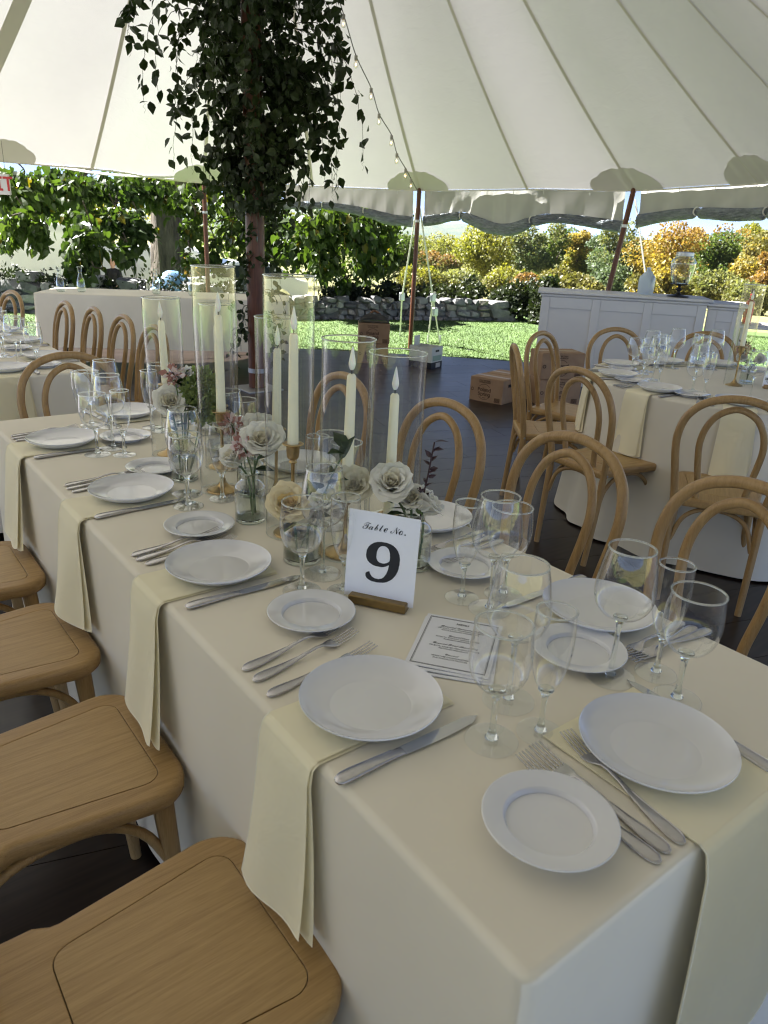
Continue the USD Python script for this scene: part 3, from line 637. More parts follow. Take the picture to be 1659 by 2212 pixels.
# ---------------------------------------------------------------- bentwood chairs
M_oak = wood('oak_seat_panel', (.31, .185, .066), (.48, .315, .128), scale=16, rough=.38, axis='x')
M_oak2 = wood('oak_frame', (.29, .168, .058), (.46, .292, .115), scale=12, rough=.36, axis='x', amp=1.2)
M_bent = wood('bent_beech', (.27, .158, .058), (.43, .275, .115), scale=9, rough=.34, axis='z')
M_screw = plain('steel_screw', (.6, .6, .58), .3, 1.0)
def make_chair():
    t = thing('bentwood_chair', '-', 'chair')
    body = sg.Polygon([(-.155, -.150), (.215, -.195), (.215, .195), (-.155, .150)])
    body = body.buffer(-.075).buffer(.075, quad_segs=10)
    front = sg.Polygon([(.1, -.3), (.1, .3), (.3, .3), (.3, -.3)])
    tab = sg.box(-.215, -.172, -.10, .172).buffer(-.018).buffer(.018, quad_segs=6)
    out = body.union(tab).buffer(.03, quad_segs=6).buffer(-.03, quad_segs=6)
    ext = out.exterior
    n = 120
    O_ = np.array([ext.interpolate(d).coords[0] for d in np.linspace(0, ext.length, n, endpoint=False)])
    if not ext.is_ccw: O_ = O_[::-1]
    inner = body.buffer(-.046).buffer(-.03).buffer(.03, quad_segs=10)
    ie = inner.exterior
    I0 = np.array([ie.interpolate(d).coords[0] for d in np.linspace(0, ie.length, 400, endpoint=False)])
    c = O_.mean(0)
    # match the inner loop to the outer one by angle
    an = np.arctan2(*(I0 - [0.02, 0]).T[::-1]); ao = np.arctan2(*(O_ - [0.02, 0]).T[::-1])
    o = np.argsort(an); I_ = np.stack([np.interp(ao, np.r_[an[o] - 2 * PI, an[o], an[o] + 2 * PI], np.tile(I0[o, k], 3)) for k in (0, 1)], -1)
    T = np.roll(O_, -1, 0) - np.roll(O_, 1, 0); T /= np.linalg.norm(T, axis=1, keepdims=True); N = np.stack([T[:, 1], -T[:, 0]], -1)
    zt = .460
    L = [np.c_[I_, np.full(n, zt - .030)], np.c_[O_ - N * .006, np.full(n, zt - .036)], np.c_[O_ - N * .001, np.full(n, zt - .031)], np.c_[O_, np.full(n, zt - .018)], np.c_[O_ - N * .0015, np.full(n, zt - .007)], np.c_[O_ - N * .007, np.full(n, zt - .0012)], np.c_[O_ - N * .014, np.full(n, zt)],
         np.c_[I_ * .97 + O_ * .03, np.full(n, zt)], np.c_[I_, np.full(n, zt - .0012)], np.c_[I_, np.full(n, zt - .030)]]
    obj('seat_frame', grid(np.stack(L, 0), closed_v=True), M_oak2, t, smooth=40)
    pp = inner.buffer(-.0016)
    pm = extrude(pp, .0285, zt - .0290)
    obj('seat_panel', pm, M_oak, t, smooth=30)
    # back hoop with the rear legs, one bent bar
    def rake(z): return -.196 - .20 * max(0, z - .44) ** 1.25 - (.10 * max(0, .43 - z) ** 1.2)
    half = [(.160, .0), (.165, .22), (.168, .43), (.182, .55), (.197, .66), (.198, .73), (.178, .80), (.130, .855), (.065, .882), (0, .890)]
    pts = half + [(-y, z) for y, z in half[::-1][1:]]
    P = bez([(rake(z), y, z) for y, z in pts], 7)
    rr = .0155 + 0 * P[:, 2]; rr = np.where(P[:, 2] < .42, .0135 + .003 * P[:, 2] / .42, rr)
    obj('back_hoop', tube(P, rr, 14, sx=1.0, sy=1.0), M_bent, t, smooth=50)
    hi = [(.088, .440), (.092, .52), (.107, .62), (.113, .70), (.098, .77), (.062, .822), (0, .848)]
    pi_ = hi + [(-y, z) for y, z in hi[::-1][1:]]
    P = bez([(rake(z) + .012, y, z) for y, z in pi_], 7)
    obj('inner_hoop', tube(P, .0130, 14), M_bent, t, smooth=50)
    for s in (-1, 1):
        obj('leg', tube(bez([(.160, s * .150, .428), (.172, s * .156, .25), (.192, s * .166, 0)], 6), np.linspace(.020, .0125, 13), 14), M_bent, t, smooth=50)
        obj('side_brace', tube(bez([(-.195, s * .158, .27), (-.16, s * .155, .36), (-.08, s * .150, .413), (.04, s * .148, .415), (.12, s * .150, .365), (.168, s * .155, .27)], 5), .0095, 10), M_bent, t, smooth=50)
        obj('screw', mv(tube([(0, 0, 0), (0, s * .003, 0)], .005, 10), (-.19, s * .183, .44)), M_screw, t)
    obj('front_brace', tube(bez([(.170, .153, .27), (.165, .12, .37), (.16, .05, .415), (.16, -.05, .415), (.165, -.12, .37), (.170, -.153, .27)], 5), .0095, 10), M_bent, t, smooth=50)
    obj('rear_brace', tube(bez([(-.205, .155, .27), (-.195, .12, .37), (-.185, .05, .413), (-.185, -.05, .413), (-.195, -.12, .37), (-.205, -.155, .27)], 5), .0095, 10), M_bent, t, smooth=50)
    return Kind(t)
K_chair = make_chair()
G1, G2, G3 = 'chairs at the long table', 'chairs at the round table', 'chairs at the back left table'
for y, lab in ((.455, 'oak bentwood chair nearest the camera on the left side, seat filling the corner'), (.935, 'second oak chair from the front on the left side'), (1.43, 'third oak chair from the front on the left side'), (1.92, 'fourth oak chair on the left side, half hidden by the third')):
    K_chair.place(xf((-.226 + (.018 if y < .5 else 0), y - (.015 if y < .5 else 0), 0), rj.uniform(-.03, .03)), lab, G1)
for y, x, lab in ((.47, 1.02, 'bentwood chair at the right picture edge on the right side of the long table'), (.975, .99, 'bentwood chair on the right side of the long table, beside the tall wine glass'), (1.49, .965, 'bentwood chair on the right side, seen beside the front hurricane glass'), (2.06, .93, 'bentwood chair on the right side, seen through the middle hurricane glasses')):
    K_chair.place(xf((x, y, 0), PI + rj.uniform(-.03, .03)), lab, G1)
K_chair.place(xf((.40, 2.655, 0), -PI / 2 + .03), 'bentwood chair at the far end of the long table', G1)
RC = np.array([3.40, 1.63])
for an, rr, tw, lab in ((174, .90, .0, 'bentwood chair before the round table with a napkin hanging over its seat'), (208, .98, .02, 'bentwood chair at the round table, back to the right picture edge'), (138, .90, .03, 'bentwood chair at the round table seen edge-on beside the cardboard boxes'),
                        (102, .90, .0, 'bentwood chair at the round table before the stacked cardboard boxes'), (67, .95, -.03, 'bentwood chair behind the round table in front of the white bar'), (37, .95, .0, 'bentwood chair behind the round table, half hidden by glasses')):
    a_ = math.radians(an); p = RC + rr * np.array([math.cos(a_), math.sin(a_)])
    K_chair.place(xf((p[0], p[1], 0), a_ + PI + tw), lab, G2)
for x, y, r_, lab in ((.80, 3.69, PI, 'bentwood chair nearest us at the back left table, seen through the left hurricane'), (.81, 4.22, PI, 'second bentwood chair from the right before the draped serving table'), (.78, 4.70, PI, 'third bentwood chair from the right before the draped serving table'), (.72, 5.12, PI, 'leftmost whole bentwood chair before the draped serving table'), (.58, 5.98, PI + .2, 'bentwood chair cut by the left picture edge behind the back left table')):
    K_chair.place(xf((x, y, 0), r_ + rj.uniform(-.03, .03)), lab, G3)

# ---------------------------------------------------------------- round table
M_cloth2 = cloth('round_table_linen', (.68, .63, .51), (.72, .67, .55), rough=.8, fold=.08)
an = np.linspace(0, 2 * PI, 240, endpoint=False)
R0 = .745
v, f = clothgrid(np.c_[RC[0] + R0 * np.cos(an), RC[1] + R0 * np.sin(an)], TZ, .735, nz=24, wave=.034, waves=15, seed=4, flare=.085, bend=.014)
obj('tablecloth', (v, f), M_cloth2, smooth=True, label='pale cloth draped in folds over the round table on the right', cat='tablecloth')
RS = {174: 'on the round table before the nearest chair', 138: 'on the round table beside the edge-on chair', 102: 'on the round table at the side of the cardboard boxes', 67: 'on the round table nearest the bar', 37: 'on the far right of the round table', 210: 'on the round table at the right picture edge'}
rk = np.random.default_rng(5)
for i, (an_, where) in enumerate(RS.items()):
    a_ = math.radians(an_); e = np.array([math.cos(a_), math.sin(a_)])
    F = frame(RC + e * R0, -e)
    J = lambda s=.012: rk.uniform(-s, s)
    K_dinner.place(xf(F(J(), .125 + J(), TZ + .0055), rk.uniform(0, 6)), f'large white plate {where}', 'plates on the round table')
    K_bread.place(xf(F(-.215 + J(), .20 + J(), TZ + .001), 0), f'small bread plate {where}', 'bread plates on the round table')
    for K, (la, de), nm in ((K_goblet, (.12, .235), 'round water goblet'), (K_flute, (.155, .30), 'champagne flute'), (K_wine, (.06, .30), 'tall wine glass')):
        K.place(xf(F(la + J(), de + J(), TZ + .0008), 0), f'{nm} {where}', nm + 's on the round table')
    for k in range(3):
        K_fork.place(xf(F(-.115 - .028 * k, .005 + J(.006), TZ + .0006), F.ang + .05), f'{("inner", "middle", "outer")[k]} fork of three {where}', 'forks on the round table')
    K_knife.place(xf(F(.115, .0, TZ + .0008), F.ang), f'steel knife {where}', 'knives on the round table')
    napkin(F, -.07, .065, .285 if an_ != 210 else .30, .02, f'pale yellow napkin {where}', 90 + i, group='napkins on the round table')

# ---------------------------------------------------------------- long table at the back left
v, f = clothgrid(rounded_rect(-.145, 3.24, .615, 5.70, .016, .02), TZ, .70, nz=20, wave=.006, waves=10, seed=8, flare=.012)
obj('tablecloth', (v, f), M_cloth, smooth=True, label='ivory cloth on the long table at the left edge behind', cat='tablecloth')
for i, (o, fw, where) in enumerate((((.615, 3.66), (-1, 0), 'at the first right-hand place of the back left table'), ((.615, 4.22), (-1, 0), 'at the second right-hand place of the back left table'), ((.615, 4.72), (-1, 0), 'at the third right-hand place of the back left table'), ((-.145, 3.70), (1, 0), 'at the first left-hand place of the back left table'), ((.235, 3.24), (0, 1), 'at the near end of the back left table'))):
    F = frame(o, fw); J = lambda s=.012: rk.uniform(-s, s)
    K_dinner.place(xf(F(J(), .125 + J(), TZ + .0055), 0), f'large white plate {where}', 'plates on the back left table')
    K_bread.place(xf(F(-.23 + J(), .20 + J(), TZ + .001), 0), f'small bread plate {where}', 'bread plates on the back left table')
    for K, (la, de), nm in ((K_goblet, (.15, .215), 'round water goblet'), (K_flute, (.19, .28), 'champagne flute'), (K_wine, (.10, .30), 'tall wine glass')):
        K.place(xf(F(la + J(), de + J(), TZ + .0008), 0), f'{nm} {where}', nm + 's on the back left table')
    for k in range(2):
        K_fork.place(xf(F(-.115 - .03 * k, .01, TZ + .0006), F.ang + .05), f'{("inner", "outer")[k]} fork of two {where}', 'forks on the back left table')
    K_knife.place(xf(F(.115, .0, TZ + .0008), F.ang), f'steel knife {where}', 'knives on the back left table')
    napkin(F, -.07, .065, .285, .02, f'pale yellow napkin {where}', 120 + i, group='napkins on the back left table')
mt = thing('menu_card', 'menu card lying at the near end of the back left table', 'menu', xf((.10, 3.36, TZ + .001), -1.2), group='menu cards')
obj('card', box(.127, .178, .0008), M_paper, mt, smooth=False)

# ---------------------------------------------------------------- serving table by the stone wall
sa = np.array([1.33, 7.55]); sd = np.array([.861, -.508]); sn = np.array([.508, .861])
ang_s = math.atan2(sd[1], sd[0]); sc = sa + sd * 1.22 + sn * .38
t = thing('serving_table', 'folding table legs under the draped serving table by the wall', 'table', xf((sc[0], sc[1], 0), ang_s))
obj('tabletop', mv(box(2.42, .74, .025, .004), (0, 0, .728)), M_cloth, t)
for sx in (-1, 1):
    for sy in (-1, 1): obj('leg', tube([(sx * 1.0, sy * .28, 0), (sx * .96, sy * .28, .73)], .014, 10), M_dark, t)
out = rounded_rect(-1.22, -.38, 1.22, .38, .012, .02)
v, f = clothgrid(out, TZ, .50, nz=16, wave=.010, waves=9, seed=3, flare=.02)
obj('tablecloth', mv((v, f), (sc[0], sc[1], 0), ang_s), M_cloth, smooth=True, label='short cream cloth over the serving table before the dark stone wall', cat='tablecloth')
def carafe(x, y, lab):
    t = thing('glass_carafe', lab, 'carafe', xf((x, y, TZ + .001)), group='carafes on the serving table')
    pr = bez([(.036, .002), (.040, .02), (.040, .06), (.034, .11), (.021, .15), (.0165, .18), (.018, .21), (.023, .235), (.024, .24)], 4)
    obj('body', lathe(np.vstack([[(0, .002)], pr]), 32), M_vase, t, smooth=True)
    obj('rim', ring_tube(.024, .0014, 32, 8, .24), M_glass, t, smooth=True)
    obj('water', lathe([(0, .006), (.0365, .006), (.038, .03), (.0375, .06), (.033, .10), (0, .10)], 32), M_water, t, smooth=40)
for (x, y), lab in zip(((1.60, 7.60), (1.78, 7.54), (2.42, 7.22), (2.72, 7.02)), ('leftmost water carafe on the serving table', 'second water carafe from the left on the serving table', 'third water carafe from the left on the serving table', 'rightmost water carafe, beside the tall hurricane glass')):
    carafe(x, y, lab)

# ---------------------------------------------------------------- bar
M_bar = noisy('bar_white_paint', (.66, .63, .58), (.70, .67, .62), scale=3, rough=.5, bump=.05, bscale=20)
def bar_unit(name, lab, o, dirv, L, H, npan, D=.55):
    a_ = math.atan2(dirv[1], dirv[0]); t = thing(name, lab, 'bar', xf((o[0], o[1], 0), a_))
    # local: x along the front, +y away from the guests, front face at y = 0
    obj('carcass', mv(box(L, D, H - .05), (L / 2, D / 2 + .014, 0)), M_bar, t)
    w = .085
    obj('top', mv(box(L + .09, D + .09, .026, .005), (L / 2, D / 2 + .005, H - .03)), M_bar, t)
    obj('top_moulding', mv(box(L + .03, .03, .03, .008), (L / 2, .005, H - .062)), M_bar, t)
    xs = np.linspace(w / 2, L - w / 2, npan + 1)
    for x in xs: obj('stile', mv(box(w, .018, H - .065, .003), (x, .006, 0)), M_bar, t)
    for a, b in zip(xs[:-1], xs[1:]):
        for z, hh in ((0, .10), (H - .175, .11)):
            obj('rail', mv(box(b - a - w - .002, .0165, hh, .003), ((a + b) / 2, .0065, z)), M_bar, t)
        obj('panel', mv(box(b - a - w, .006, H - .27, 0), ((a + b) / 2, .0135, .10)), M_bar, t)
    return t
bl = np.array([5.66, 4.96]); bd = np.array([1.10, -1.30]); bd /= np.linalg.norm(bd)
bar_unit('bar_counter', 'white panelled bar counter with glass dispenser on its top', bl, bd, 1.62, .965, 3)
bd2 = np.array([math.cos(-1.05), math.sin(-1.05)])
bar_unit('bar_counter', 'narrow white bar section at the right end of the panelled bar', bl + bd * 1.64 + np.array([.03, .02]), bd2, .32, .93, 1)
# glass drinks dispenser on its stand
M_blackstand = plain('dark_iron_stand', (.035, .033, .03), .5, .5)
t = thing('drink_dispenser', 'clear glass drinks dispenser on a dark pedestal standing on the bar', 'dispenser', xf((6.64, 4.02, .967)))
obj('pedestal', lathe(bez([(0, 0), (.10, 0), (.102, .006), (.05, .014), (.022, .03), (.016, .05), (.030, .062), (.030, .072), (.016, .084), (.022, .105), (.085, .118), (.088, .124), (0, .124)], 3), 32), M_blackstand, t, smooth=50)
obj('jar', lathe(np.vstack([[(0, .127)], bez([(.070, .127), (.088, .16), (.105, .22), (.117, .29), (.117, .335), (.098, .365), (.084, .375), (.082, .385)], 5)]), 48), M_vase, t, smooth=True)
obj('water', lathe([(0, .13), (.068, .13), (.084, .158), (.097, .20), (0, .20)], 40), M_water, t, smooth=40)
obj('lid', lathe(bez([(0, .428), (.03, .428), (.078, .424), (.084, .418), (.084, .392), (.086, .388), (.082, .384), (0, .384)], 3), 40), M_steel, t, smooth=40)
obj('tap', cat(tube([(-.08, -.08, .16), (-.115, -.115, .158)], .008, 10), tube([(-.115, -.115, .172), (-.115, -.115, .14)], .009, 10)), M_blackstand, t)
M_jug = mat('milky_plastic', {'p': ('principled_bsdf', {'base_color': (.72, .78, .84), 'roughness': .35, 'transmission_weight': .25}), 't': ('translucent_bsdf', {'color': (.75, .82, .9)}), 'x': ('mix_closure', {'fac': .5})}, [('p.BSDF', 'x.closure1'), ('t.BSDF', 'x.closure2')], surface='x.closure')
t = thing('water_jug', 'milky plastic gallon jug standing on the bar beside the dispenser', 'jug', xf((6.50, 4.31, .967), .3))
a_ = np.linspace(0, 2 * PI, 41)[:-1]
P = []
for z, s in ((0, .060), (.01, .072), (.07, .076), (.14, .077), (.175, .070), (.205, .045), (.222, .020), (.245, .019)):
    r_ = s * (np.abs(np.cos(a_)) ** 3.2 + np.abs(np.sin(a_)) ** 3.2) ** (-1 / 3.2) if z < .2 else s + 0 * a_
    P.append(np.c_[r_ * np.cos(a_), r_ * np.sin(a_), np.full(40, z)])
obj('body', grid(np.array(P), closed_v=True), M_jug, t, smooth=True)
obj('handle', tube(bez([(-.02, -.02, .225), (-.05, -.05, .215), (-.062, -.062, .17), (-.058, -.058, .12)], 5), .010, 10), M_jug, t, smooth=True)
obj('cap', lathe([(0, .262), (.020, .262), (.021, .245), (.019, .243)], 24), plain('blue_cap', (.5, .6, .75), .4), t)
# bottles behind the bar at the right
M_bq = wood('back_bar_board', (.25, .2, .15), (.36, .3, .22), 8, axis='x')
bb = np.array([7.25, 2.95])
t = thing('back_bar_table', 'pale side table behind the bar carrying bottles', 'table', xf((7.55, 3.15, 0), -.9))
obj('tabletop', mv(box(1.3, .5, .03, .004), (0, 0, .70)), M_bar, t)
for sx in (-1, 1):
    for sy in (-1, 1): obj('leg', mv(box(.05, .05, .70, .004), (sx * .58, sy * .2, 0)), M_bar, t)
def bottle(x, y, z, lab, m, capm, labm, h=.30, r=.037):
    t = thing('drink_bottle', lab, 'bottle', xf((x, y, z)), group='bottles by the bar')
    obj('glass_body', lathe(bez([(0, 0), (r * .95, 0), (r, .008), (r, h * .55), (r * .9, h * .63), (r * .42, h * .74), (r * .36, h * .95), (r * .36, h * .99), (0, h * .99)], 3), 28), m, t, smooth=40)
    obj('cap', lathe([(0, h * 1.01), (r * .42, h * 1.01), (r * .42, h * .88), (r * .37, h * .87)], 20), capm, t)
    obj('paper_label', lathe([(r * 1.012, h * .18), (r * 1.012, h * .46)], 28), labm, t, smooth=True)
M_red = mat('red_aperitif', {'p': ('principled_bsdf', {'base_color': (.55, .02, .02), 'roughness': .08, 'transmission_weight': .5})})
M_wineb = mat('pale_wine', {'p': ('principled_bsdf', {'base_color': (.75, .62, .12), 'roughness': .06, 'transmission_weight': .7})})
M_greenb = mat('dark_green_bottle', {'p': ('principled_bsdf', {'base_color': (.03, .06, .02), 'roughness': .06, 'transmission_weight': .4})})
M_lab = plain('bottle_paper', (.7, .68, .62), .7)
M_redlab = plain('red_bottle_paper', (.45, .03, .03), .6)
xd, yd = math.cos(-.9), math.sin(-.9)
bottle(7.55 - .52 * xd, 3.15 - .52 * yd, .731, 'red bottle with a black cap at the right end of the bar', M_red, M_dark, M_redlab, .34, .043)
for k, (s, m, lab) in enumerate(((-.24, M_greenb, 'dark green bottle behind the bar by the right edge'), (-.12, M_wineb, 'pale yellow bottle second in the row by the right edge'), (0.0, M_wineb, 'pale yellow bottle third in the row by the right edge'), (.12, M_greenb, 'dark bottle last in the row by the right edge'))):
    bottle(7.55 + s * xd, 3.15 + s * yd, .731, lab, m, M_dark if k != 2 else M_brass, M_lab, .30 + .01 * k)

# ---------------------------------------------------------------- cardboard boxes
M_card = noisy('brown_cardboard', (.30, .185, .105), (.36, .23, .135), scale=12, rough=.85, bump=.08, bscale=60)
M_print = plain('brown_print', (.07, .032, .016), .8)
M_tape = plain('packing_tape', (.42, .30, .17), .35)
def carton(name, lab, M, W, D, H, words=True, m=None, printm=None, group='cardboard boxes on the tent floor'):
    """front face at y = -D / 2"""
    m = m or M_card; printm = printm or M_print
    t = thing(name, lab, 'box', M, group=group)
    obj('body', box(W, D, H - .006, .003), m, t, smooth=False)
    for s in (-1, 1): obj('flap', mv(box(W - .006, D / 2 - .003, .004, .0008), (0, s * D / 4, H - .0055)), m, t, smooth=False)
    obj('tape', mv(box(W * .99, .05, .0008), (0, 0, H - .0012)), M_tape, t, smooth=False)
    if words:
        up = trimesh.transformations.rotation_matrix(PI / 2, [1, 0, 0])
        def front(mesh, x, z): return mv(mv(mesh, M=up), (x, -D / 2 - .0012, z))
        s = H / .24
        L = [front(text('Poland', .034 * s, .0008, True), -.02 * s, .105 * s), front(text('Spring', .034 * s, .0008, True), -.02 * s, .060 * s)]
        ring = sg.Point(0, 0).buffer(.078 * s, quad_segs=20).difference(sg.Point(0, 0).buffer(.074 * s, quad_segs=20))
        ring = ring.difference(sg.box(-.078 * s, -.05 * s, .078 * s, .05 * s))
        L += [front(extrude(g, .0008), -.02 * s, .10 * s) for g in ring.geoms]
        L += [front(text('ORIGIN', .008 * s, .0008, True), -.02 * s, .036 * s), front(text('100% NATURAL', .012 * s, .0008, True), -.02 * s, .205 * s), front(text('SPRING WATER', .012 * s, .0008, True), -.02 * s, .187 * s)]
        L += [front(box(.022 * s, .0008, .0001), 0, 0)] * 0
        for k in range(9): L.append(front(mv(extrude(sg.box(0, 0, .0035 * s, .045 * s), .0008), (0, 0, 0)), W / 2 - .085 * s + k * .0068 * s, .012 * s))
        L.append(front(extrude(sg.Point(0, 0).buffer(.016 * s).difference(sg.Point(0, 0).buffer(.011 * s)), .0008), -W / 2 + .03 * s, .115 * s))
        obj('printed_lettering', cat(*L), printm, t, smooth=False)
    obj('hand_hole', mv(box(.003, D * .26, .028), (W / 2 + .0006, 0, H * .66)), M_dark, t, smooth=False)
    return t
def orient(fl, fr, H, W, D):
    fl, fr = np.array(fl), np.array(fr); d = (fr - fl) / np.linalg.norm(fr - fl); nrm = np.array([-d[1], d[0]])
    c = fl + d * W / 2 + nrm * D / 2
    return (c[0], c[1]), math.atan2(d[1], d[0])
(c, a_) = orient((4.415, 4.635), (4.504, 4.297), .225, .35, .27)
carton('cardboard_box', 'low printed cardboard water box alone on the floor', xf((*c, 0.0), a_), .35, .27, .225)
c2 = np.array(c) + .285 * np.array([-math.sin(a_), math.cos(a_)])
carton('cardboard_box', 'cardboard water box right behind the low one on the floor', xf((*c2, 0.0), a_ + .03), .35, .27, .225)
(c, a_) = orient((4.82, 4.14), (5.20, 3.97), .24, .42, .30)
carton('cardboard_box', 'lower cardboard water box of the stack by the bar', xf((*c, 0.0), a_), .42, .30, .24)
carton('cardboard_box', 'upper cardboard water box of the stack by the bar', xf((c[0] + .01, c[1], .241), a_ - .05), .42, .30, .24)
(c, a_) = orient((4.62, 6.76), (4.93, 6.53), .235, .36, .28)
carton('cardboard_box', 'lower cardboard box of the stack at the lawn edge', xf((*c, 0.0), a_), .36, .28, .232)
carton('cardboard_box', 'upper cardboard box at the lawn edge with a black jacket on it', xf((c[0], c[1], .233), a_ + .06), .36, .28, .232)
M_jacket = noisy('black_fabric', (.012, .012, .014), (.03, .028, .028), scale=12, rough=.85, bump=.5, bscale=20)
ja = np.linspace(0, 1, 26); X_, Y_ = np.meshgrid(ja, ja, indexing='ij')
Zj = .04 + .085 * meshkit.fbm(np.stack([X_ * 3, Y_ * 3, 0 * X_], -1), 3, seed=8) * np.sin(X_ * PI) ** .5 * np.sin(Y_ * PI) ** .5 - .04 * (1 - np.sin(X_ * PI) ** .3)
v, f = grid(np.stack([(X_ - .5) * .36, (Y_ - .5) * .26, Zj], -1))
jt = thing('folded_jacket', 'crumpled black jacket lying on the cardboard box at the lawn edge', 'jacket', xf((c[0], c[1], .465), a_))
obj('cloth', (v, f), M_jacket, jt, smooth=True)
obj('collar', tube(bez([(-.05, .02, .09), (.0, .05, .12), (.06, .03, .09), (.10, -.02, .05)], 6), .014, 10), noisy('brown_collar', (.10, .04, .02), (.16, .07, .03), 20), jt, smooth=True)
M_wcart = noisy('white_carton', (.58, .60, .56), (.66, .68, .64), 9, rough=.8)
(c, a_) = orient((5.05, 6.33), (5.14, 6.08), .24, .30, .26)
ct = thing('open_carton', 'open white carton with black base at the floor edge', 'box', xf((*c, 0), a_))
obj('base_band', box(.30, .26, .075, .002), M_dark, ct, smooth=False)
for s in (-1, 1):
    obj('side_wall', mv(box(.30, .006, .17), (0, s * .126, .076)), M_wcart, ct, smooth=False)
    obj('end_wall', mv(box(.006, .244, .17), (s * .147, 0, .076)), M_wcart, ct, smooth=False)
obj('raised_flap', mv(box(.006, .12, .10), (-.147, .03, .247)), M_wcart, ct, smooth=False)
obj('hand_hole', mv(box(.003, .08, .022), (.1516, 0, .19)), M_dark, ct, smooth=False)
obj('small_label', mv(box(.003, .10, .05), (.1516, .03, .012)), plain('carton_label', (.5, .48, .45), .7), ct, smooth=False)
obj('printed_band', mv(box(.0015, .20, .06), (.1513, 0, .09)), plain('pale_green_print', (.30, .42, .34), .8), ct, smooth=False)
# ---------------------------------------------------------------- foliage tools
def unit(a): return a / (np.linalg.norm(a, axis=-1, keepdims=True) + 1e-12)
def leaves(P, axis, nrm, size, tmpl):
    """one small leaf per point; tmpl (v, f): x across, y along, z out of the leaf"""
    tv, tf = np.asarray(tmpl[0], float), np.asarray(tmpl[1])
    y = unit(axis); z = nrm - y * (nrm * y).sum(-1, keepdims=True); z = unit(z); x = np.cross(y, z)
    s = np.broadcast_to(size, (len(P),))[:, None, None]
    V = P[:, None] + s * (tv[None, :, 0:1] * x[:, None] + tv[None, :, 1:2] * y[:, None] + tv[None, :, 2:3] * z[:, None])
    F = tf[None] + (np.arange(len(P)) * len(tv))[:, None, None]
    return V, F
def flat(V, F): return V.reshape(-1, 3), F.reshape(-1, 3)
HEART = (np.array([(0, 0, 0), (.30, -.10, .05), (.46, .14, .10), (.36, .48, .06), (0, 1.0, -.12), (0, .35, -.03), (-.36, .48, .06), (-.46, .14, .10), (-.30, -.10, .05)]), np.array([(0, 1, 5), (1, 2, 5), (2, 3, 5), (3, 4, 5), (5, 4, 6), (5, 6, 7), (5, 7, 8), (5, 8, 0)]))
OVAL = (np.array([(0, 0, 0), (.20, .25, .05), (.24, .52, .05), (0, 1.0, -.14), (0, .5, -.02), (-.24, .52, .05), (-.20, .25, .05)]), np.array([(0, 1, 4), (1, 2, 4), (2, 3, 4), (4, 3, 5), (4, 5, 6), (4, 6, 0)]))
DIAM = (np.array([(0, 0, 0), (.38, .5, .06), (0, 1.0, -.05), (-.38, .5, .06)]), np.array([(0, 1, 2), (0, 2, 3)]))
M_bark = noisy('rough_bark', (.035, .026, .02), (.15, .12, .095), scale=7, rough=.95, bump=1.0, bscale=16, dist=.05, stretch=(1, 1, .25))
M_twig = plain('thin_twig', (.05, .035, .02), .8)

# ---------------------------------------------------------------- dry stone walls
M_stone = [noisy(f'wall_stone_{k}', a, b, scale=5, rough=.92, bump=.6, bscale=14, dist=.03) for k, (a, b) in enumerate((((.10, .10, .10), (.22, .215, .21)), ((.15, .145, .14), (.30, .295, .28)), ((.07, .07, .072), (.16, .16, .16)), ((.17, .15, .125), (.30, .27, .23))))]
def stone_wall(label, path, H, w_avg, h_avg, seed, big_end=False):
    r = np.random.default_rng(seed)
    t = thing('stone_wall', label, 'wall')
    p = np.asarray(path, float); seg = np.linalg.norm(np.diff(p, axis=0), axis=1); cum = np.r_[0, np.cumsum(seg)]
    def at(s):
        q = np.array([np.interp(s, cum, p[:, 0]), np.interp(s, cum, p[:, 1])]); k = min(np.searchsorted(cum, s, 'right') - 1, len(seg) - 1)
        d = (p[k + 1] - p[k]) / seg[k]; return q, d, np.array([-d[1], d[0]])
    L = cum[-1]; core = []
    for s in np.linspace(0, L, 30):
        q, d, n = at(s); z = float(ground_z(*q)); core.append([np.r_[q - n * .10, z - .1], np.r_[q - n * .08, z + H * .86], np.r_[q + n * .20, z + H * .86], np.r_[q + n * .22, z - .1]])
    obj('rubble_core', grid(np.array(core)), M_stone[2], t, smooth=False)
    count, z0 = 0, -.04
    while z0 < H:
        hh = h_avg * r.uniform(.75, 1.35); s = -r.uniform(0, .1)
        while s < L:
            ww = w_avg * r.uniform(.6, 1.7); h1 = hh * r.uniform(.85, 1.25)
            if big_end and s > L - .45: ww, h1 = .5, hh * 1.7
            q, d, n = at(min(max(s + ww / 2, 0), L)); top = z0 + h1
            zj = r.uniform(-.02, .02)
            if z0 > H - h_avg * .8 and r.random() < .25: s += ww; continue
            pts = []
            for _ in range(26):
                u = unit(r.normal(size=3)); u = np.sign(u) * np.abs(u) ** .55; u /= np.abs(u).max() ** .7
                pts.append(u * [ww * .52, .17, h1 * .52] * r.uniform(.82, 1.0, 3))
            hull = trimesh.convex.convex_hull(np.array(pts)); v = np.array(hull.vertices)
            tilt = r.uniform(-.14, .14); v = np.c_[v[:, 0] * math.cos(tilt) - v[:, 2] * math.sin(tilt), v[:, 1], v[:, 0] * math.sin(tilt) + v[:, 2] * math.cos(tilt)]
            w_ = np.r_[q, float(ground_z(*q)) + z0 + h1 / 2 + zj]
            V = v[:, :1] * np.r_[d, 0] + v[:, 1:2] * np.r_[n, 0] + v[:, 2:] * np.array([0, 0, 1.0]) + w_ - np.r_[n, 0] * (.02 + r.uniform(-.03, .03))
            if count < 298: obj('stone', (V, np.array(hull.faces)), M_stone[int(r.choice(4, p=[.4, .3, .2, .1]))], t, smooth=25)
            count += 1; s += ww * .98
        z0 += hh * .95
    return t
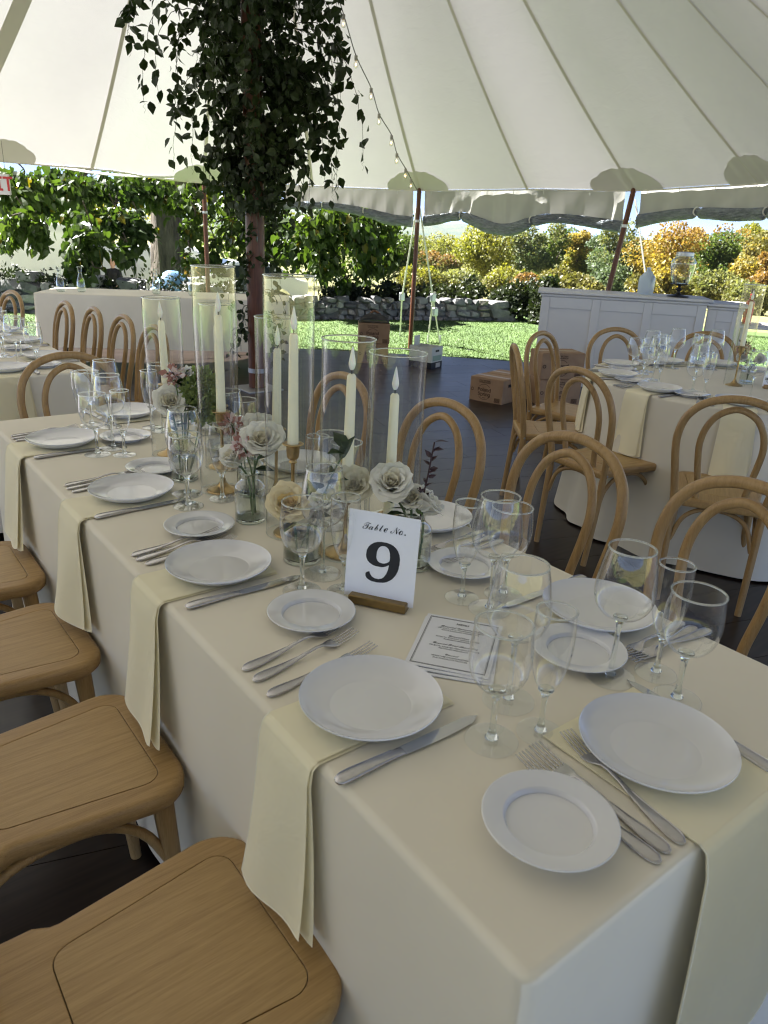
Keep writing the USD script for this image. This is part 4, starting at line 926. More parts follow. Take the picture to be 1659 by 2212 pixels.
stone_wall('dark dry stone wall behind the draped serving table', [(-1.8, 15.9), (2.3, 13.9), (3.6, 11.9), (4.5, 10.9), (5.4, 11.1)], .56, .30, .15, 3)
stone_wall('grey dry stone wall across the lawn in the middle', [(5.7, 11.7), (7.5, 11.2), (9.3, 10.6), (10.55, 10.15)], .37, .17, .095, 4, True)
# ivy fringe along the dark wall
r = np.random.default_rng(31)
n = 2600; k = r.random(n); pp = np.array([(-1.8, 15.9), (2.3, 13.9), (3.6, 11.9), (4.5, 10.9), (5.4, 11.1)]); cm = np.r_[0, np.cumsum(np.linalg.norm(np.diff(pp, axis=0), axis=1))]
X = np.c_[np.interp(k * cm[-1], cm, pp[:, 0]), np.interp(k * cm[-1], cm, pp[:, 1])] + r.normal(0, .10, (n, 2))
P = np.c_[X, ground_z(X[:, 0], X[:, 1]) + .50 + r.gamma(2.0, .035, n) * (.5 + meshkit.noise(np.c_[X * 2.5, 0 * k]) * 1.6)]
V, F = leaves(P, r.normal(size=(n, 3)) + [0, 0, .6], r.normal(size=(n, 3)), r.uniform(.05, .10, n), OVAL)
M_ivy = leafmat('wall_ivy', (.018, .028, .010), (.045, .06, .02), (.8, 1.0, .4), .25)
obj('wall_ivy', flat(V, F), M_ivy, smooth=False, label='dark leafy creeper along the top of the left stone wall', cat='creeper', kind='stuff')

# ---------------------------------------------------------------- the big broad-leaved tree with hanging foliage
def ray(px, py, d):
    """a point d metres away (on the ground plan) in a direction given by degrees on the photograph's plan"""
    v = RIGHT * (px - 829.5) / 1569.8 - UP * (py - 1106) / 1569.8 + _f
    return np.array(EYE) + v * d / math.hypot(v[0], v[1])
r = np.random.default_rng(12)
M_bigleaf = leafmat('heart_leaf_green', (.042, .080, .016), (.095, .145, .030), (1.25, 1.35, .5), .42, scale=.8)
M_bigleaf2 = leafmat('heart_leaf_yellowing', (.16, .15, .02), (.26, .20, .03), (1.2, 1.2, .4), .5, scale=.8)
tree = thing('broadleaf_tree', 'big heart-leaved tree with drooping foliage over the left stone wall', 'tree')
base = np.array([6.9, 18.25]); zb = float(ground_z(*base))
an = np.linspace(0, 2 * PI, 41)[:-1]; P = []
for z in np.linspace(-.2, 3.6, 18):
    rr = .40 * (1 + .9 * math.exp(-(z + .2) / .35) * .5) * (1 - .05 * z) * (1 + .07 * np.sin(an * 5 + z) + .05 * np.sin(an * 11 + 2 * z))
    P.append(np.c_[base[0] + rr * np.cos(an) + .03 * z, base[1] + rr * np.sin(an), np.full(40, zb + z)])
obj('trunk', grid(np.array(P), closed_v=True), M_bark, tree, smooth=True)
CL = [(30, 385, 14.5, .9, .35, 170), (130, 395, 15, 1.0, .4, 190), (235, 395, 15.5, 1.0, .4, 190), (330, 400, 16, 1.0, .45, 200), (415, 425, 15.5, .7, .45, 140), (150, 440, 16.5, .9, .3, 120), (60, 430, 15, .7, .35, 110),
      (40, 468, 13.6, .5, .32, 80), (5, 502, 14, .35, .22, 34), (95, 502, 14, .35, .22, 36), (185, 500, 13.4, .45, .5, 130), (165, 556, 13.2, .28, .33, 60), (200, 584, 13.0, .18, .15, 18), (240, 468, 14.5, .6, .4, 120), (290, 488, 14.5, .45, .45, 110), (268, 532, 14, .26, .24, 34),
      (415, 480, 15, .35, .4, 60), (408, 556, 14.5, .16, .32, 22), (455, 540, 15.5, .35, .5, 60), (520, 480, 16, .8, .8, 180), (600, 500, 16, .9, .8, 200), (560, 420, 16, 1.3, .5, 160),
      (690, 470, 13.5, .65, .55, 170), (760, 490, 13.6, .65, .6, 180), (690, 550, 13.8, .5, .45, 120), (650, 520, 14.5, .6, .7, 150), (820, 490, 14.6, .5, .55, 130), (790, 560, 14.4, .4, .38, 80), (850, 455, 15.5, .4, .45, 70), (740, 598, 14, .28, .22, 34), (760, 445, 14.5, .8, .3, 120), (845, 545, 15.5, .3, .4, 56)]
allP, allA, allN, allS = [], [], [], []
for px, py, d, rx, rz, n in CL:
    c = ray(px, py, d); n = int(n * (2.4 if py < 452 else 1.75))
    u = unit(r.normal(size=(n, 3))) * (r.random((n, 1)) ** .45)
    p = c + u * [rx, rx, rz]
    # foliage falls in sprays: bunch towards a few hanging stalks
    st = c + unit(r.normal(size=(max(3, n // 14), 3))) * r.random((max(3, n // 14), 1)) ** .5 * [rx, rx, rz]
    j = r.integers(len(st), size=n); p = p * .40 + (st[j] + np.c_[r.normal(0, .10, (n, 2)), -r.random(n) * .38]) * .6
    out = unit((p - c) * [1, 1, .4] + r.normal(0, .25, (n, 3)))
    allP.append(p); allA.append(unit(out * .6 + [0, 0, -.75] + r.normal(0, .42, (n, 3)))); allN.append(unit(out * .7 + [0, 0, .75] + r.normal(0, .6, (n, 3)))); allS.append(r.uniform(.085, .185, n))
    for q in st[:3]: 
        mid = (c + q) / 2 + [0, 0, .12]
    obj('twig', tube(bez([c + [0, 0, rz * .9], c + [rx * .2, 0, rz * .3], st[0]], 4), .012, 5), M_twig, tree)
# the part of the crown that stands above the tent edge
for _ in range(16):
    c = np.array([base[0] + .6, base[1] + .8, zb + 5.0]) + unit(r.normal(size=3)) * r.random() ** .4 * [3.4, 3.2, 1.8]
    n = 130; u = unit(r.normal(size=(n, 3))) * r.random((n, 1)) ** .4
    allP.append(c + u * [1.3, 1.3, .9]); allA.append(unit(u * .5 + [0, 0, -.8] + r.normal(0, .3, (n, 3)))); allN.append(unit(u + [0, 0, .5] + r.normal(0, .5, (n, 3)))); allS.append(r.uniform(.28, .46, n))
P, A, N_, S = map(np.concatenate, (allP, allA, allN, allS))
V, F = leaves(P, A, N_, S, HEART)
dist = np.linalg.norm(P - EYE, axis=1); small = S > .23
order = np.argsort(dist - 8 * S + 50 * small)
yel = r.random(len(P)) < .03
for q in order[:300]: obj('leaf', (V[q], HEART[1]), M_bigleaf2 if yel[q] else M_bigleaf, tree, smooth=False)
o = order[300:]; og = o[~yel[o]]; oy = o[yel[o]]
obj('foliage', flat(V[og], np.broadcast_to(HEART[1], (len(og), 8, 3)) + (np.arange(len(og)) * 9)[:, None, None]), M_bigleaf, tree, smooth=False, kind='stuff')
obj('yellow_foliage', flat(V[oy], np.broadcast_to(HEART[1], (len(oy), 8, 3)) + (np.arange(len(oy)) * 9)[:, None, None]), M_bigleaf2, tree, smooth=False, kind='stuff')
tr = np.array([base[0] + .1, base[1], zb + 3.2])
for px, py, d in ((140, 430, 15.5), (250, 440, 15), (60, 470, 14.5), (420, 430, 15.5), (560, 430, 16), (720, 450, 14.5), (810, 470, 15)):
    q = ray(px, py, d)
    obj('limb', tube(bez([tr - [0, 0, .5], tr + (q - tr) * .35 + [0, 0, .9], tr + (q - tr) * .75 + [0, 0, .5], q], 6), np.linspace(.16, .03, 19), 9), M_bark, tree, smooth=True)
pods = []
for px, py, d in ((735, 470, 13.2), (745, 500, 13.2), (690, 540, 13.3), (770, 540, 13.3), (800, 480, 14), (215, 540, 13), (60, 515, 13.3)):
    c = ray(px, py, d); obj('seed_pod', tube(bez([c, c + [.01, .02, -.14], c + [.03, .0, -.30]], 5), .007, 6), M_bigleaf2, tree, smooth=True)

# ---------------------------------------------------------------- trees and shrubs beyond the lawn
LM = {'yellowgreen': leafmat('leaf_yellowgreen', (.24, .27, .04), (.40, .38, .075), (1.1, 1.1, .5), .45, scale=.7),
      'green': leafmat('leaf_green', (.10, .16, .04), (.18, .23, .065), (1.1, 1.2, .5), .45, scale=.7),
      'pale': leafmat('leaf_pale_green', (.22, .25, .09), (.36, .37, .16), (1.1, 1.1, .6), .45, scale=.7),
      'greygreen': leafmat('leaf_greygreen', (.12, .175, .085), (.21, .26, .14), (1.0, 1.1, .7), .4, scale=.7),
      'orange': leafmat('leaf_orange', (.38, .23, .06), (.50, .35, .11), (1.1, 1.0, .5), .45, scale=.7),
      'yellow': leafmat('leaf_yellow', (.40, .32, .06), (.52, .42, .10), (1.1, 1.0, .5), .45, scale=.7),
      'rust': leafmat('leaf_rust', (.32, .19, .07), (.42, .28, .11), (1.1, 1.0, .5), .4, scale=.7),
      'olive': leafmat('leaf_olive', (.19, .19, .055), (.31, .28, .10), (1.0, 1.0, .5), .4, scale=.7),
      'dark': leafmat('leaf_dark', (.030, .045, .016), (.065, .08, .03), (1.0, 1.1, .5), .25, scale=1.2)}
rt = np.random.default_rng(77)
def crown(c, rx, rz, n, nclump, size, up=.35, r=rt):
    k = unit(r.normal(size=(nclump, 3))) * r.random((nclump, 1)) ** .35 * [rx * .78, rx * .78, rz * .82] + c
    kr = r.uniform(.22, .42, nclump) * rx
    w = kr ** 2; j = r.choice(nclump, size=n, p=w / w.sum())
    u = unit(r.normal(size=(n, 3)))
    p = k[j] + u * (kr[j] * r.random(n) ** .25)[:, None] * [1, 1, .8]
    return leaves(p, unit(r.normal(size=(n, 3)) + u * .6), unit(u + [0, 0, up] + r.normal(0, .6, (n, 3))), r.uniform(.7, 1.3, n) * size, DIAM)
def far_tree(label, px, d, top, wpx, col, name='tree', cat='tree', bottom=None, col2=None, n=6500, size=.235, group='trees beyond the field'):
    if d > 28: d *= 1.5
    g = ray(px, 560, d); x, y = g[:2]; zg = float(ground_z(x, y)) - .1
    zt = ray(px, top - (9 if d > 63 and px > 1000 and name == 'tree' else 0), d)[2]; scale = 1569.8 / d / 1.0
    rx = wpx / 2 / scale * 1.05
    H = zt - zg; cz0 = zg + H * (.16 if bottom is None else bottom)
    t = thing(name, label, cat, xf((x, y, zg)), group=group)
    if name == 'tree':
        obj('trunk', tube(bez([(0, 0, -.3), (.05, .03, H * .35), (0, .05, H * .8)], 5), np.linspace(.16, .04, 11), 8), M_bark, t, smooth=True)
        for k in range(4):
            a = rt.uniform(0, 2 * PI); z = H * rt.uniform(.25, .5)
            obj('limb', tube([(0, 0, z), (rx * .4 * math.cos(a), rx * .4 * math.sin(a), z + H * .18), (rx * .65 * math.cos(a), rx * .65 * math.sin(a), z + H * .34)], [.07, .05, .02], 6), M_bark, t, smooth=True)
    cz = (cz0 + zt) / 2 - zg; rz = (zt - cz0) / 2 * (1.16 if name == 'tree' and px > 1000 else 1.0); rx *= rt.uniform(1.0, 1.35) if name == 'tree' else rt.uniform(.75, 1.0)
    V, F = crown(np.array([0, 0, cz]), rx, rz, n, 26, size)
    if col2:
        zc = V[:, 0, 2]; m = (zc - cz) / rz + rt.normal(0, .35, len(zc)) > .25
        for mm, cc, nm in ((~m, col, 'crown'), (m, col2, 'crown_top')):
            q = V[mm]; obj(nm, flat(q, np.broadcast_to(DIAM[1], (len(q), 2, 3)) + (np.arange(len(q)) * 4)[:, None, None]), LM[cc], t, smooth=False, kind='stuff')
    else: obj('crown', flat(V, F), LM[col], t, smooth=False, kind='stuff')
    return t
FT = [('tall yellow-green tree standing right of the two guy straps', 1050, 46, 484, 125, 'yellowgreen', None), ('pale yellow tree top seen between the straps and the yellow-green tree', 965, 60, 503, 95, 'pale', 'yellowgreen'), ('hazy pale tree just right of the wooden pole with straps', 930, 66, 508, 80, 'pale', None),
      ('reddish brush tree behind the two guy straps', 940, 55, 540, 70, 'pale', 'rust'), ('thin grey-green tree with bare pale branches right of the yellow-green one', 1128, 50, 492, 85, 'greygreen', 'pale'), ('green tree in the middle of the row below the dark rolled sidewall', 1185, 52, 494, 82, 'green', 'pale'),
      ('rounded green tree left of the grey-green willow', 1216, 56, 506, 66, 'green', None), ('yellow tinted tree between two green ones mid row', 1248, 54, 508, 62, 'yellowgreen', 'yellow'), ('grey-green spruce-like tree in the gap of the tree row', 1283, 60, 512, 66, 'greygreen', None), ('tall grey-green willow left of the pole behind the bar', 1330, 48, 488, 98, 'greygreen', 'pale'),
      ('golden tree right beside the pole behind the bar', 1398, 50, 508, 74, 'yellow', 'olive'), ('large orange and yellow maple left of the glass dispenser', 1440, 46, 484, 118, 'yellow', 'orange'), ('red-orange tree top just behind the glass dispenser', 1492, 56, 498, 64, 'rust', 'orange'), ('orange-crowned maple right of the glass dispenser', 1548, 50, 494, 100, 'green', 'orange'),
      ('mid green tree at the right behind the dispenser', 1578, 48, 508, 92, 'green', None), ('green tree near the right picture edge', 1618, 52, 500, 84, 'green', 'yellowgreen'), ('tan autumn tree cut by the right picture edge', 1655, 46, 512, 90, 'yellow', 'olive'), ('rust-coloured tree by the tall glass at the right edge', 1668, 38, 548, 60, 'rust', 'orange'),
      ('olive tree behind the left guy strap', 885, 58, 512, 70, 'olive', None), ('dark green tree behind the heart-leaved tree', 840, 40, 500, 110, 'green', None)]
for lab, px, d, top, w, c1, c2 in FT: far_tree(lab, px, d, top, w, c1, col2=c2)
BU = [('olive thicket below the straps and the yellow-green tree', 985, 38, 566, 150, 'olive', 'pale'), ('yellowing thicket under the bare pale branches', 1110, 40, 560, 130, 'olive', 'yellowgreen'), ('pinkish orange bush low in the middle of the row', 1140, 36, 583, 70, 'olive', 'rust'), ('green thicket below the mid row trees', 1215, 38, 556, 120, 'green', 'olive'),
      ('grey-green thicket under the willow', 1320, 36, 556, 130, 'greygreen', None), ('golden bush left of the milky jug', 1400, 34, 574, 100, 'yellow', 'olive'), ('olive bush behind the milky jug and dispenser', 1465, 36, 566, 110, 'olive', 'yellow'), ('green bush right of the dispenser base', 1560, 36, 562, 120, 'olive', 'pale'), ('tan bush near the right edge above the field', 1640, 34, 588, 110, 'olive', 'pale'), ('low olive bush above the dark shrubs', 1260, 30, 586, 130, 'olive', None), ('yellow-green thicket left below the straps', 905, 36, 560, 120, 'olive', 'yellowgreen')]
for lab, px, d, top, w, c1, c2 in BU: far_tree(lab, px, d, top + 18 + rt.uniform(-12, 12), w * .9, c1, name='bush', cat='bush', bottom=.0, col2=c2, n=4200, size=.22, group='bushes before the far trees')
SH = [('dark shrub right behind the end of the grey stone wall', 1120, 15.6, 597, 130, 'dark'), ('dark shrub left of the bar behind the lawn', 1190, 15.0, 602, 110, 'dark'), ('dark shrub behind the middle of the grey stone wall', 1010, 16.5, 598, 140, 'dark'), ('dark shrub behind the wall, right of the straps', 930, 17, 606, 120, 'dark'), ('dark shrub behind the wall left of the straps', 840, 17.5, 606, 130, 'dark'), ('dark shrub under the hanging heart leaves', 745, 17.5, 596, 120, 'dark')]
for lab, px, d, top, w, c1 in SH: far_tree(lab, px, d, top, w, c1, name='shrub', cat='shrub', bottom=-.1, n=3000, size=.085, group='dark shrubs by the stone wall')
far_tree('yellow and orange shrub glimpsed right of the big trunk', 412, 24, 545, 60, 'yellow', name='shrub', cat='shrub', bottom=.2, n=1500, size=.10, col2='rust', group='dark shrubs by the stone wall')

far_tree('sunlit yellow-green tree seen above the white van through the leaves', 215, 48, 400, 200, 'yellowgreen', n=3500, size=.28, bottom=.45)
far_tree('olive tree seen above the second tent', 70, 60, 400, 260, 'olive', n=3500, size=.34, bottom=.45)
far_tree('dark green tree behind the leafy centre pole', 560, 40, 420, 300, 'green', n=5000, size=.28)
far_tree('yellow-green tree behind the heart-leaved tree at its right', 740, 46, 450, 220, 'green', col2='yellowgreen', n=4000, size=.26)

# ---------------------------------------------------------------- second tent, van, car, person
M_tarp = cloth('second_tent_vinyl', (.74, .76, .78), (.80, .81, .82), trans=.25, rough=.5, fold=.5, foldscale=.9)
c = ray(-20, 520, 29); zt2 = float(ground_z(c[0], c[1]))
t = thing('white_marquee', 'white frame tent with closed walls beyond the stone wall at the far left', 'tent', xf((c[0], c[1], zt2), math.radians(-28)))
W2, D2, Hh = 6.6, 6.0, 3.0
for nm, a, b in (('wall_panel', (-W2 / 2, -D2 / 2), (W2 / 2, -D2 / 2)), ('wall_panel', (W2 / 2, -D2 / 2), (W2 / 2, D2 / 2)), ('wall_panel', (-W2 / 2, -D2 / 2), (-W2 / 2, D2 / 2))):
    k = np.linspace(0, 1, 60); P = []
    for z in np.linspace(0, Hh, 8):
        q = np.array(a) + (np.array(b) - a) * k[:, None]; nn = np.array([(b[1] - a[1]), -(b[0] - a[0])]) / np.hypot(b[0] - a[0], b[1] - a[1])
        w = (.05 * np.sin(k * 38 + z) + .05 * np.sin(k * 13)) * (1 - z / Hh)
        P.append(np.c_[q + nn * w[:, None], np.full(60, z)])
    obj(nm, grid(np.array(P)), M_tarp, t, smooth=True)
pk = np.array([0, 0, 5.2]); cs = [np.array([x * (W2 / 2 + .1), y * (D2 / 2 + .1), Hh + .02]) for x, y in ((-1, -1), (1, -1), (1, 1), (-1, 1))]
for a, b in zip(cs, cs[1:] + cs[:1]):
    P = [[(a + (b - a) * u) * (1 - k) + pk * k - [0, 0, .35 * math.sin(k * PI)] for u in np.linspace(0, 1, 12)] for k in np.linspace(0, 1, 12)]
    obj('roof_panel', grid(np.array(P)), M_tarp, t, smooth=True)
    obj('valance', grid(np.array([[a + (b - a) * u + [0, 0, z] for u in np.linspace(0, 1, 10)] for z in (-.02, -.24)])), M_tarp, t, smooth=True)
M_van = mat('white_van_paint', {'p': ('principled_bsdf', {'base_color': (.78, .79, .80), 'roughness': .3, 'coat_weight': .6, 'coat_roughness': .06})})
M_win = plain('tinted_window', (.02, .028, .03), .05, specular_ior_level=.7)
M_tyre = plain('rubber_tyre', (.018, .018, .018), .8)
M_trim = plain('black_trim', (.03, .03, .03), .6)
M_lamp = plain('lamp_lens', (.65, .66, .66), .1)
def extr(poly, w):
    """side outline in x / z, extruded across y, centred"""
    v, f = extrude(poly, w); return np.c_[v[:, 0], v[:, 2] - w / 2, v[:, 1]], f[:, ::-1]
def vehicle(name, lab, cat_, M, L, W, prof, glass, wheels, extras=()):
    t = thing(name, lab, cat_, M)
    body = sg.Polygon(prof).buffer(-.05).buffer(.05, quad_segs=5)
    arches = shapely.union_all([sg.Point(x, .34).buffer(.40) for x in wheels])
    obj('body', extr(body.difference(arches), W - .12), M_van, t, smooth=30)
    for s in (-1, 1):
        sk = body.buffer(-.045, quad_segs=4).difference(arches)
        v, f = extr(sk, .05); obj('side_skin', (v + [0, s * (W / 2 - .04), 0], f), M_van, t, smooth=30)
    for nm, g in glass:
        for s in ((-1, 1) if nm == 'side_window' else (0,)):
            if nm == 'side_window': v, f = extr(sg.Polygon(g).buffer(-.02).buffer(.02), .02); obj(nm, (v + [0, s * (W / 2 - .008), 0], f), M_win, t, smooth=30)
            else: v, f = extr(sg.Polygon(g), W - .34); obj(nm, (v, f), M_win, t, smooth=30)
    for x in wheels:
        for s in (-1, 1):
            w = obj('wheel', mv(tube([(0, -.1, 0), (0, .1, 0)], .33, 28), (x, s * (W / 2 - .13), .33)), M_tyre, t, smooth=40)
            obj('rim', mv(tube([(0, s * .09, 0), (0, s * .108, 0)], .20, 24), (x, s * (W / 2 - .13), .33)), M_steel, w, smooth=40)
    for nm, mesh, m in extras: obj(nm, mesh, m, t, smooth=30)
    return t
c = ray(352, 580, 29); zv = float(ground_z(c[0], c[1]))
va = math.atan2(RIGHT[1], RIGHT[0]) + .10
prof = [(-2.7, .35), (-2.72, 2.2), (-2.55, 2.42), (1.1, 2.42), (1.45, 2.30), (2.0, 1.52), (2.62, 1.22), (2.78, 1.0), (2.80, .40), (2.6, .28), (-2.6, .28)]
vehicle('white_van', 'white delivery van parked beyond the wall behind the man in black', 'van', xf((c[0], c[1], zv), va), 5.5, 2.0, prof, [('side_window', [(.75, 1.45), (.75, 2.12), (1.28, 2.12), (1.80, 1.48)]), ('windscreen', [(1.42, 2.335), (2.03, 1.53), (2.06, 1.56), (1.46, 2.36)])], (-1.7, 1.95),
        [('door_handle', box(.16, .03, .035, .008, (.72, -1.0, 1.28)), M_trim), ('wing_mirror', box(.12, .22, .26, .03, (1.72, -1.12, 1.42)), M_trim), ('side_strip', box(2.6, .02, .09, .005, (-.5, -.995, .72)), M_trim), ('door_seam', box(.014, .008, 1.7, 0, (.62, -.992, .5)), M_trim), ('door_seam', box(.014, .008, 1.9, 0, (-.75, -.992, .45)), M_trim), ('door_seam', box(.014, .008, 1.0, 0, (1.88, -.992, .5)), M_trim), ('slide_rail', box(2.0, .014, .035, 0, (-1.6, -.996, 1.28)), M_trim), ('headlight', box(.10, .34, .22, .03, (2.70, -.72, .92)), M_lamp), ('headlight', box(.10, .34, .22, .03, (2.70, .72, .92)), M_lamp), ('front_bumper', box(.16, 1.9, .26, .04, (2.74, 0, .34)), M_trim), ('grille', box(.05, .9, .22, .02, (2.79, 0, .72)), M_trim)])
c = ray(500, 600, 24); zv = float(ground_z(c[0], c[1]))
prof = [(-2.2, .40), (-2.25, .95), (-1.9, 1.02), (-1.2, 1.45), (.1, 1.48), (.85, 1.02), (1.9, .90), (2.15, .72), (2.18, .40), (2.0, .27), (-2.0, .27)]
vehicle('parked_car', 'white car parked behind the wall right of the big trunk', 'car', xf((c[0], c[1], zv), va + PI + .2), 4.4, 1.8, prof, [('side_window', [(-1.45, 1.03), (-1.05, 1.36), (0, 1.38), (.55, 1.03)]), ('windscreen', [(.12, 1.49), (.86, 1.04), (.90, 1.06), (.16, 1.51)])], (-1.35, 1.35),
        [('door_handle', box(.14, .03, .03, .008, (-.5, .9, .88)), M_trim), ('headlight', box(.12, .30, .14, .03, (2.08, -.62, .68)), M_lamp), ('headlight', box(.12, .30, .14, .03, (2.08, .62, .68)), M_lamp), ('wing_mirror', box(.10, .18, .12, .02, (.62, .98, 1.0)), M_trim)])
M_blue = noisy('blue_plastic_sheet', (.10, .22, .40), (.20, .36, .55), 6, rough=.4, bump=.6, bscale=8)
g = ray(375, 607, 16.5); X_, Y_ = np.meshgrid(np.linspace(-.5, .5, 24), np.linspace(-.35, .35, 18), indexing='ij')
v, f = grid(np.stack([X_, Y_, .12 + .50 * np.cos(X_ * PI) ** .7 * np.cos(Y_ * PI / .72) ** .7 + .08 * meshkit.fbm(np.stack([X_ * 5, Y_ * 5, 0 * X_], -1), 3)], -1))
tt = thing('blue_tarpaulin', 'crumpled blue sheet behind the stone wall at the foot of the trunk', 'tarpaulin', xf((g[0], g[1], float(ground_z(g[0], g[1])) + .12), va)); obj('sheet', (v, f), M_blue, tt, smooth=True)

import manifold3d as m3
def body_of(chains, res=.02):
    parts = []
    for chain in chains:
        for (p, a), (q, b) in zip(chain[:-1], chain[1:]):
            A = m3.Manifold.sphere(a, 20).translate(list(map(float, p))); B = m3.Manifold.sphere(b, 20).translate(list(map(float, q)))
            parts.append(m3.Manifold.batch_hull([A, B]))
    m = m3.Manifold.batch_boolean(parts, m3.OpType.Add).refine_to_length(res)
    k = m.to_mesh(); tm = trimesh.Trimesh(k.vert_properties[:, :3], k.tri_verts)
    trimesh.smoothing.filter_taubin(tm, iterations=8)
    return np.array(tm.vertices), np.array(tm.faces)
M_skin = mat('skin', {'p': ('principled_bsdf', {'base_color': (.52, .30, .21), 'roughness': .5, 'subsurface_weight': .2, 'subsurface_scale': .01})})
M_shirt = noisy('black_shirt', (.010, .010, .011), (.022, .022, .024), 9, rough=.9, bump=.4)
M_trouser = plain('dark_trousers', (.02, .022, .028), .9)
M_hair = plain('short_brown_hair', (.10, .06, .035), .8)
g = ray(246, 600, 26.5); zp = float(ground_z(g[0], g[1]))
pt = thing('person', 'man in black short-sleeved shirt standing behind the wall, looking down', 'person', xf((g[0], g[1], zp), math.atan2(-_f[1], -_f[0])))
# local: x towards the camera, y to his left
ch = [[((0, 0, .92), .125), ((0, 0, 1.10), .13), ((.0, 0, 1.28), .145), ((0, 0, 1.40), .10), ((.02, 0, 1.50), .055), ((.035, 0, 1.58), .075), ((.035, 0, 1.645), .092), ((.02, 0, 1.69), .085)], [((.06, 0, 1.56), .055), ((.085, 0, 1.555), .032)], [((.115, 0, 1.615), .016), ((.13, 0, 1.595), .014)]]
for s in (-1, 1):
    ch += [[((0, 0, 1.38), .09), ((0, s * .17, 1.37), .068), ((.02, s * .235, 1.12), .048), ((.16, s * .19, .96), .038), ((.20, s * .17, .93), .030)], [((0, 0, .95), .13), ((0, s * .09, .90), .10), ((.02, s * .10, .50), .065), ((0, s * .10, .10), .045), ((.10, s * .11, .04), .04)], [((.03, s * .086, 1.62), .018), ((.03, s * .09, 1.64), .016)]]
    for k in range(5):
        o = np.array([.21, s * (.17 + (k - 2) * .016), .925]); ch.append([(o, .010), (o + [.045, 0, -.02], .009), (o + [.06, 0, -.05], .008)])
bv, bf = body_of(ch)
obj('body', (bv, bf), M_skin, pt, smooth=True)
tors = [[((0, 0, .93), .15), ((0, 0, 1.10), .15), ((0, 0, 1.28), .165), ((0, 0, 1.38), .125), ((0, 0, 1.42), .085)]]
for s in (-1, 1): tors += [[((0, 0, 1.36), .115), ((0, s * .18, 1.36), .085), ((.01, s * .222, 1.20), .070)]]
obj('shirt', body_of(tors), M_shirt, pt, smooth=True)
obj('trousers', body_of([[((0, 0, .95), .15), ((0, 0, .90), .15)]] + [[((0, 0, .92), .14), ((0, s * .09, .88), .115), ((.02, s * .10, .50), .085), ((0, s * .10, .10), .07)] for s in (-1, 1)], .03), M_trouser, pt, smooth=True)
obj('hair', body_of([[((-.015, 0, 1.66), .098), ((-.02, 0, 1.70), .088)], [((-.03, 0, 1.60), .085), ((-.02, 0, 1.68), .09)]]), M_hair, pt, smooth=True)
for s in (-1, 1): obj('eye', mv(lathe([(0, -.008), (.008, 0), (0, .008)], 10), (.122, s * .032, 1.632)), M_dark, pt)
obj('mouth', mv(box(.01, .045, .008, .003), (.117, 0, 1.562)), plain('lips', (.35, .14, .11), .5), pt)
# ---------------------------------------------------------------- centre pole with greenery
t = thing('centre_pole', 'thick dark red wooden centre pole wrapped in greenery', 'tent pole', xf((C1[0], C1[1], 0)))
obj('shaft', tube([(0, 0, .02), (0, 0, 3), (0, 0, 6.35)], [.083, .083, .075], 28), M_pole, t)
obj('base_plate', box(.36, .36, .014, .003), M_steel, t)
obj('collar', tube([(0, 0, .16), (0, 0, .20)], .088, 28), M_steel, t)
M_vine = leafmat('vine_leaf', (.018, .036, .012), (.055, .090, .030), (1.1, 1.2, .5), .22, scale=2.5, rough=.38)
M_vstem = plain('vine_stem', (.04, .045, .02), .7)
rv = np.random.default_rng(44)
vine = thing('greenery_garland', 'dark leafy vine garland bound round the centre pole', 'garland', xf((C1[0], C1[1], 0)))
VLEAF = (OVAL[0] * [1.45, 1, 1], OVAL[1])
VP, VA, VN, VS = [], [], [], []
stems = []
def strand(z0, phi, reach, drop, n=26, up=.10):
    k = np.linspace(0, 1, n); e = np.array([math.cos(phi), math.sin(phi)]); side = np.array([-e[1], e[0]])
    bend = rv.uniform(-.25, .25)
    rr = .07 + reach * (1 - (1 - k) ** 2.0); z = z0 + up * np.sin(k * PI * .8) - drop * k ** 2.2
    p = np.c_[e[0] * rr + side[0] * bend * k ** 2 * reach, e[1] * rr + side[1] * bend * k ** 2 * reach, z]
    p += np.cumsum(rv.normal(0, .006, p.shape), 0)
    return p
def leaf_strand(p, per, s0=.055, s1=.10):
    tdir = np.gradient(p, axis=0)
    for i in range(2, len(p)):
        for _ in range(per):
            o = p[i] + rv.normal(0, .028, 3)
            a = unit(tdir[i] * .4 / (np.linalg.norm(tdir[i]) + 1e-9) + rv.normal(0, .75, 3) + [0, 0, -.45])
            VP.append(o); VA.append(a); VN.append(unit(rv.normal(0, .8, 3) + [0, 0, .25] + np.r_[o[:2], 0] * .8)); VS.append(rv.uniform(s0, s1))
for k in range(105):
    z0 = rv.uniform(1.9, 4.7); phi = rv.uniform(0, 2 * PI); w = np.interp(z0, [1.9, 2.3, 3.0, 4.7], [.26, .48, .52, .50])
    p = strand(z0, phi, w * rv.uniform(.35, 1.15), rv.uniform(.15, .60)); stems.append(p); leaf_strand(p, 2)
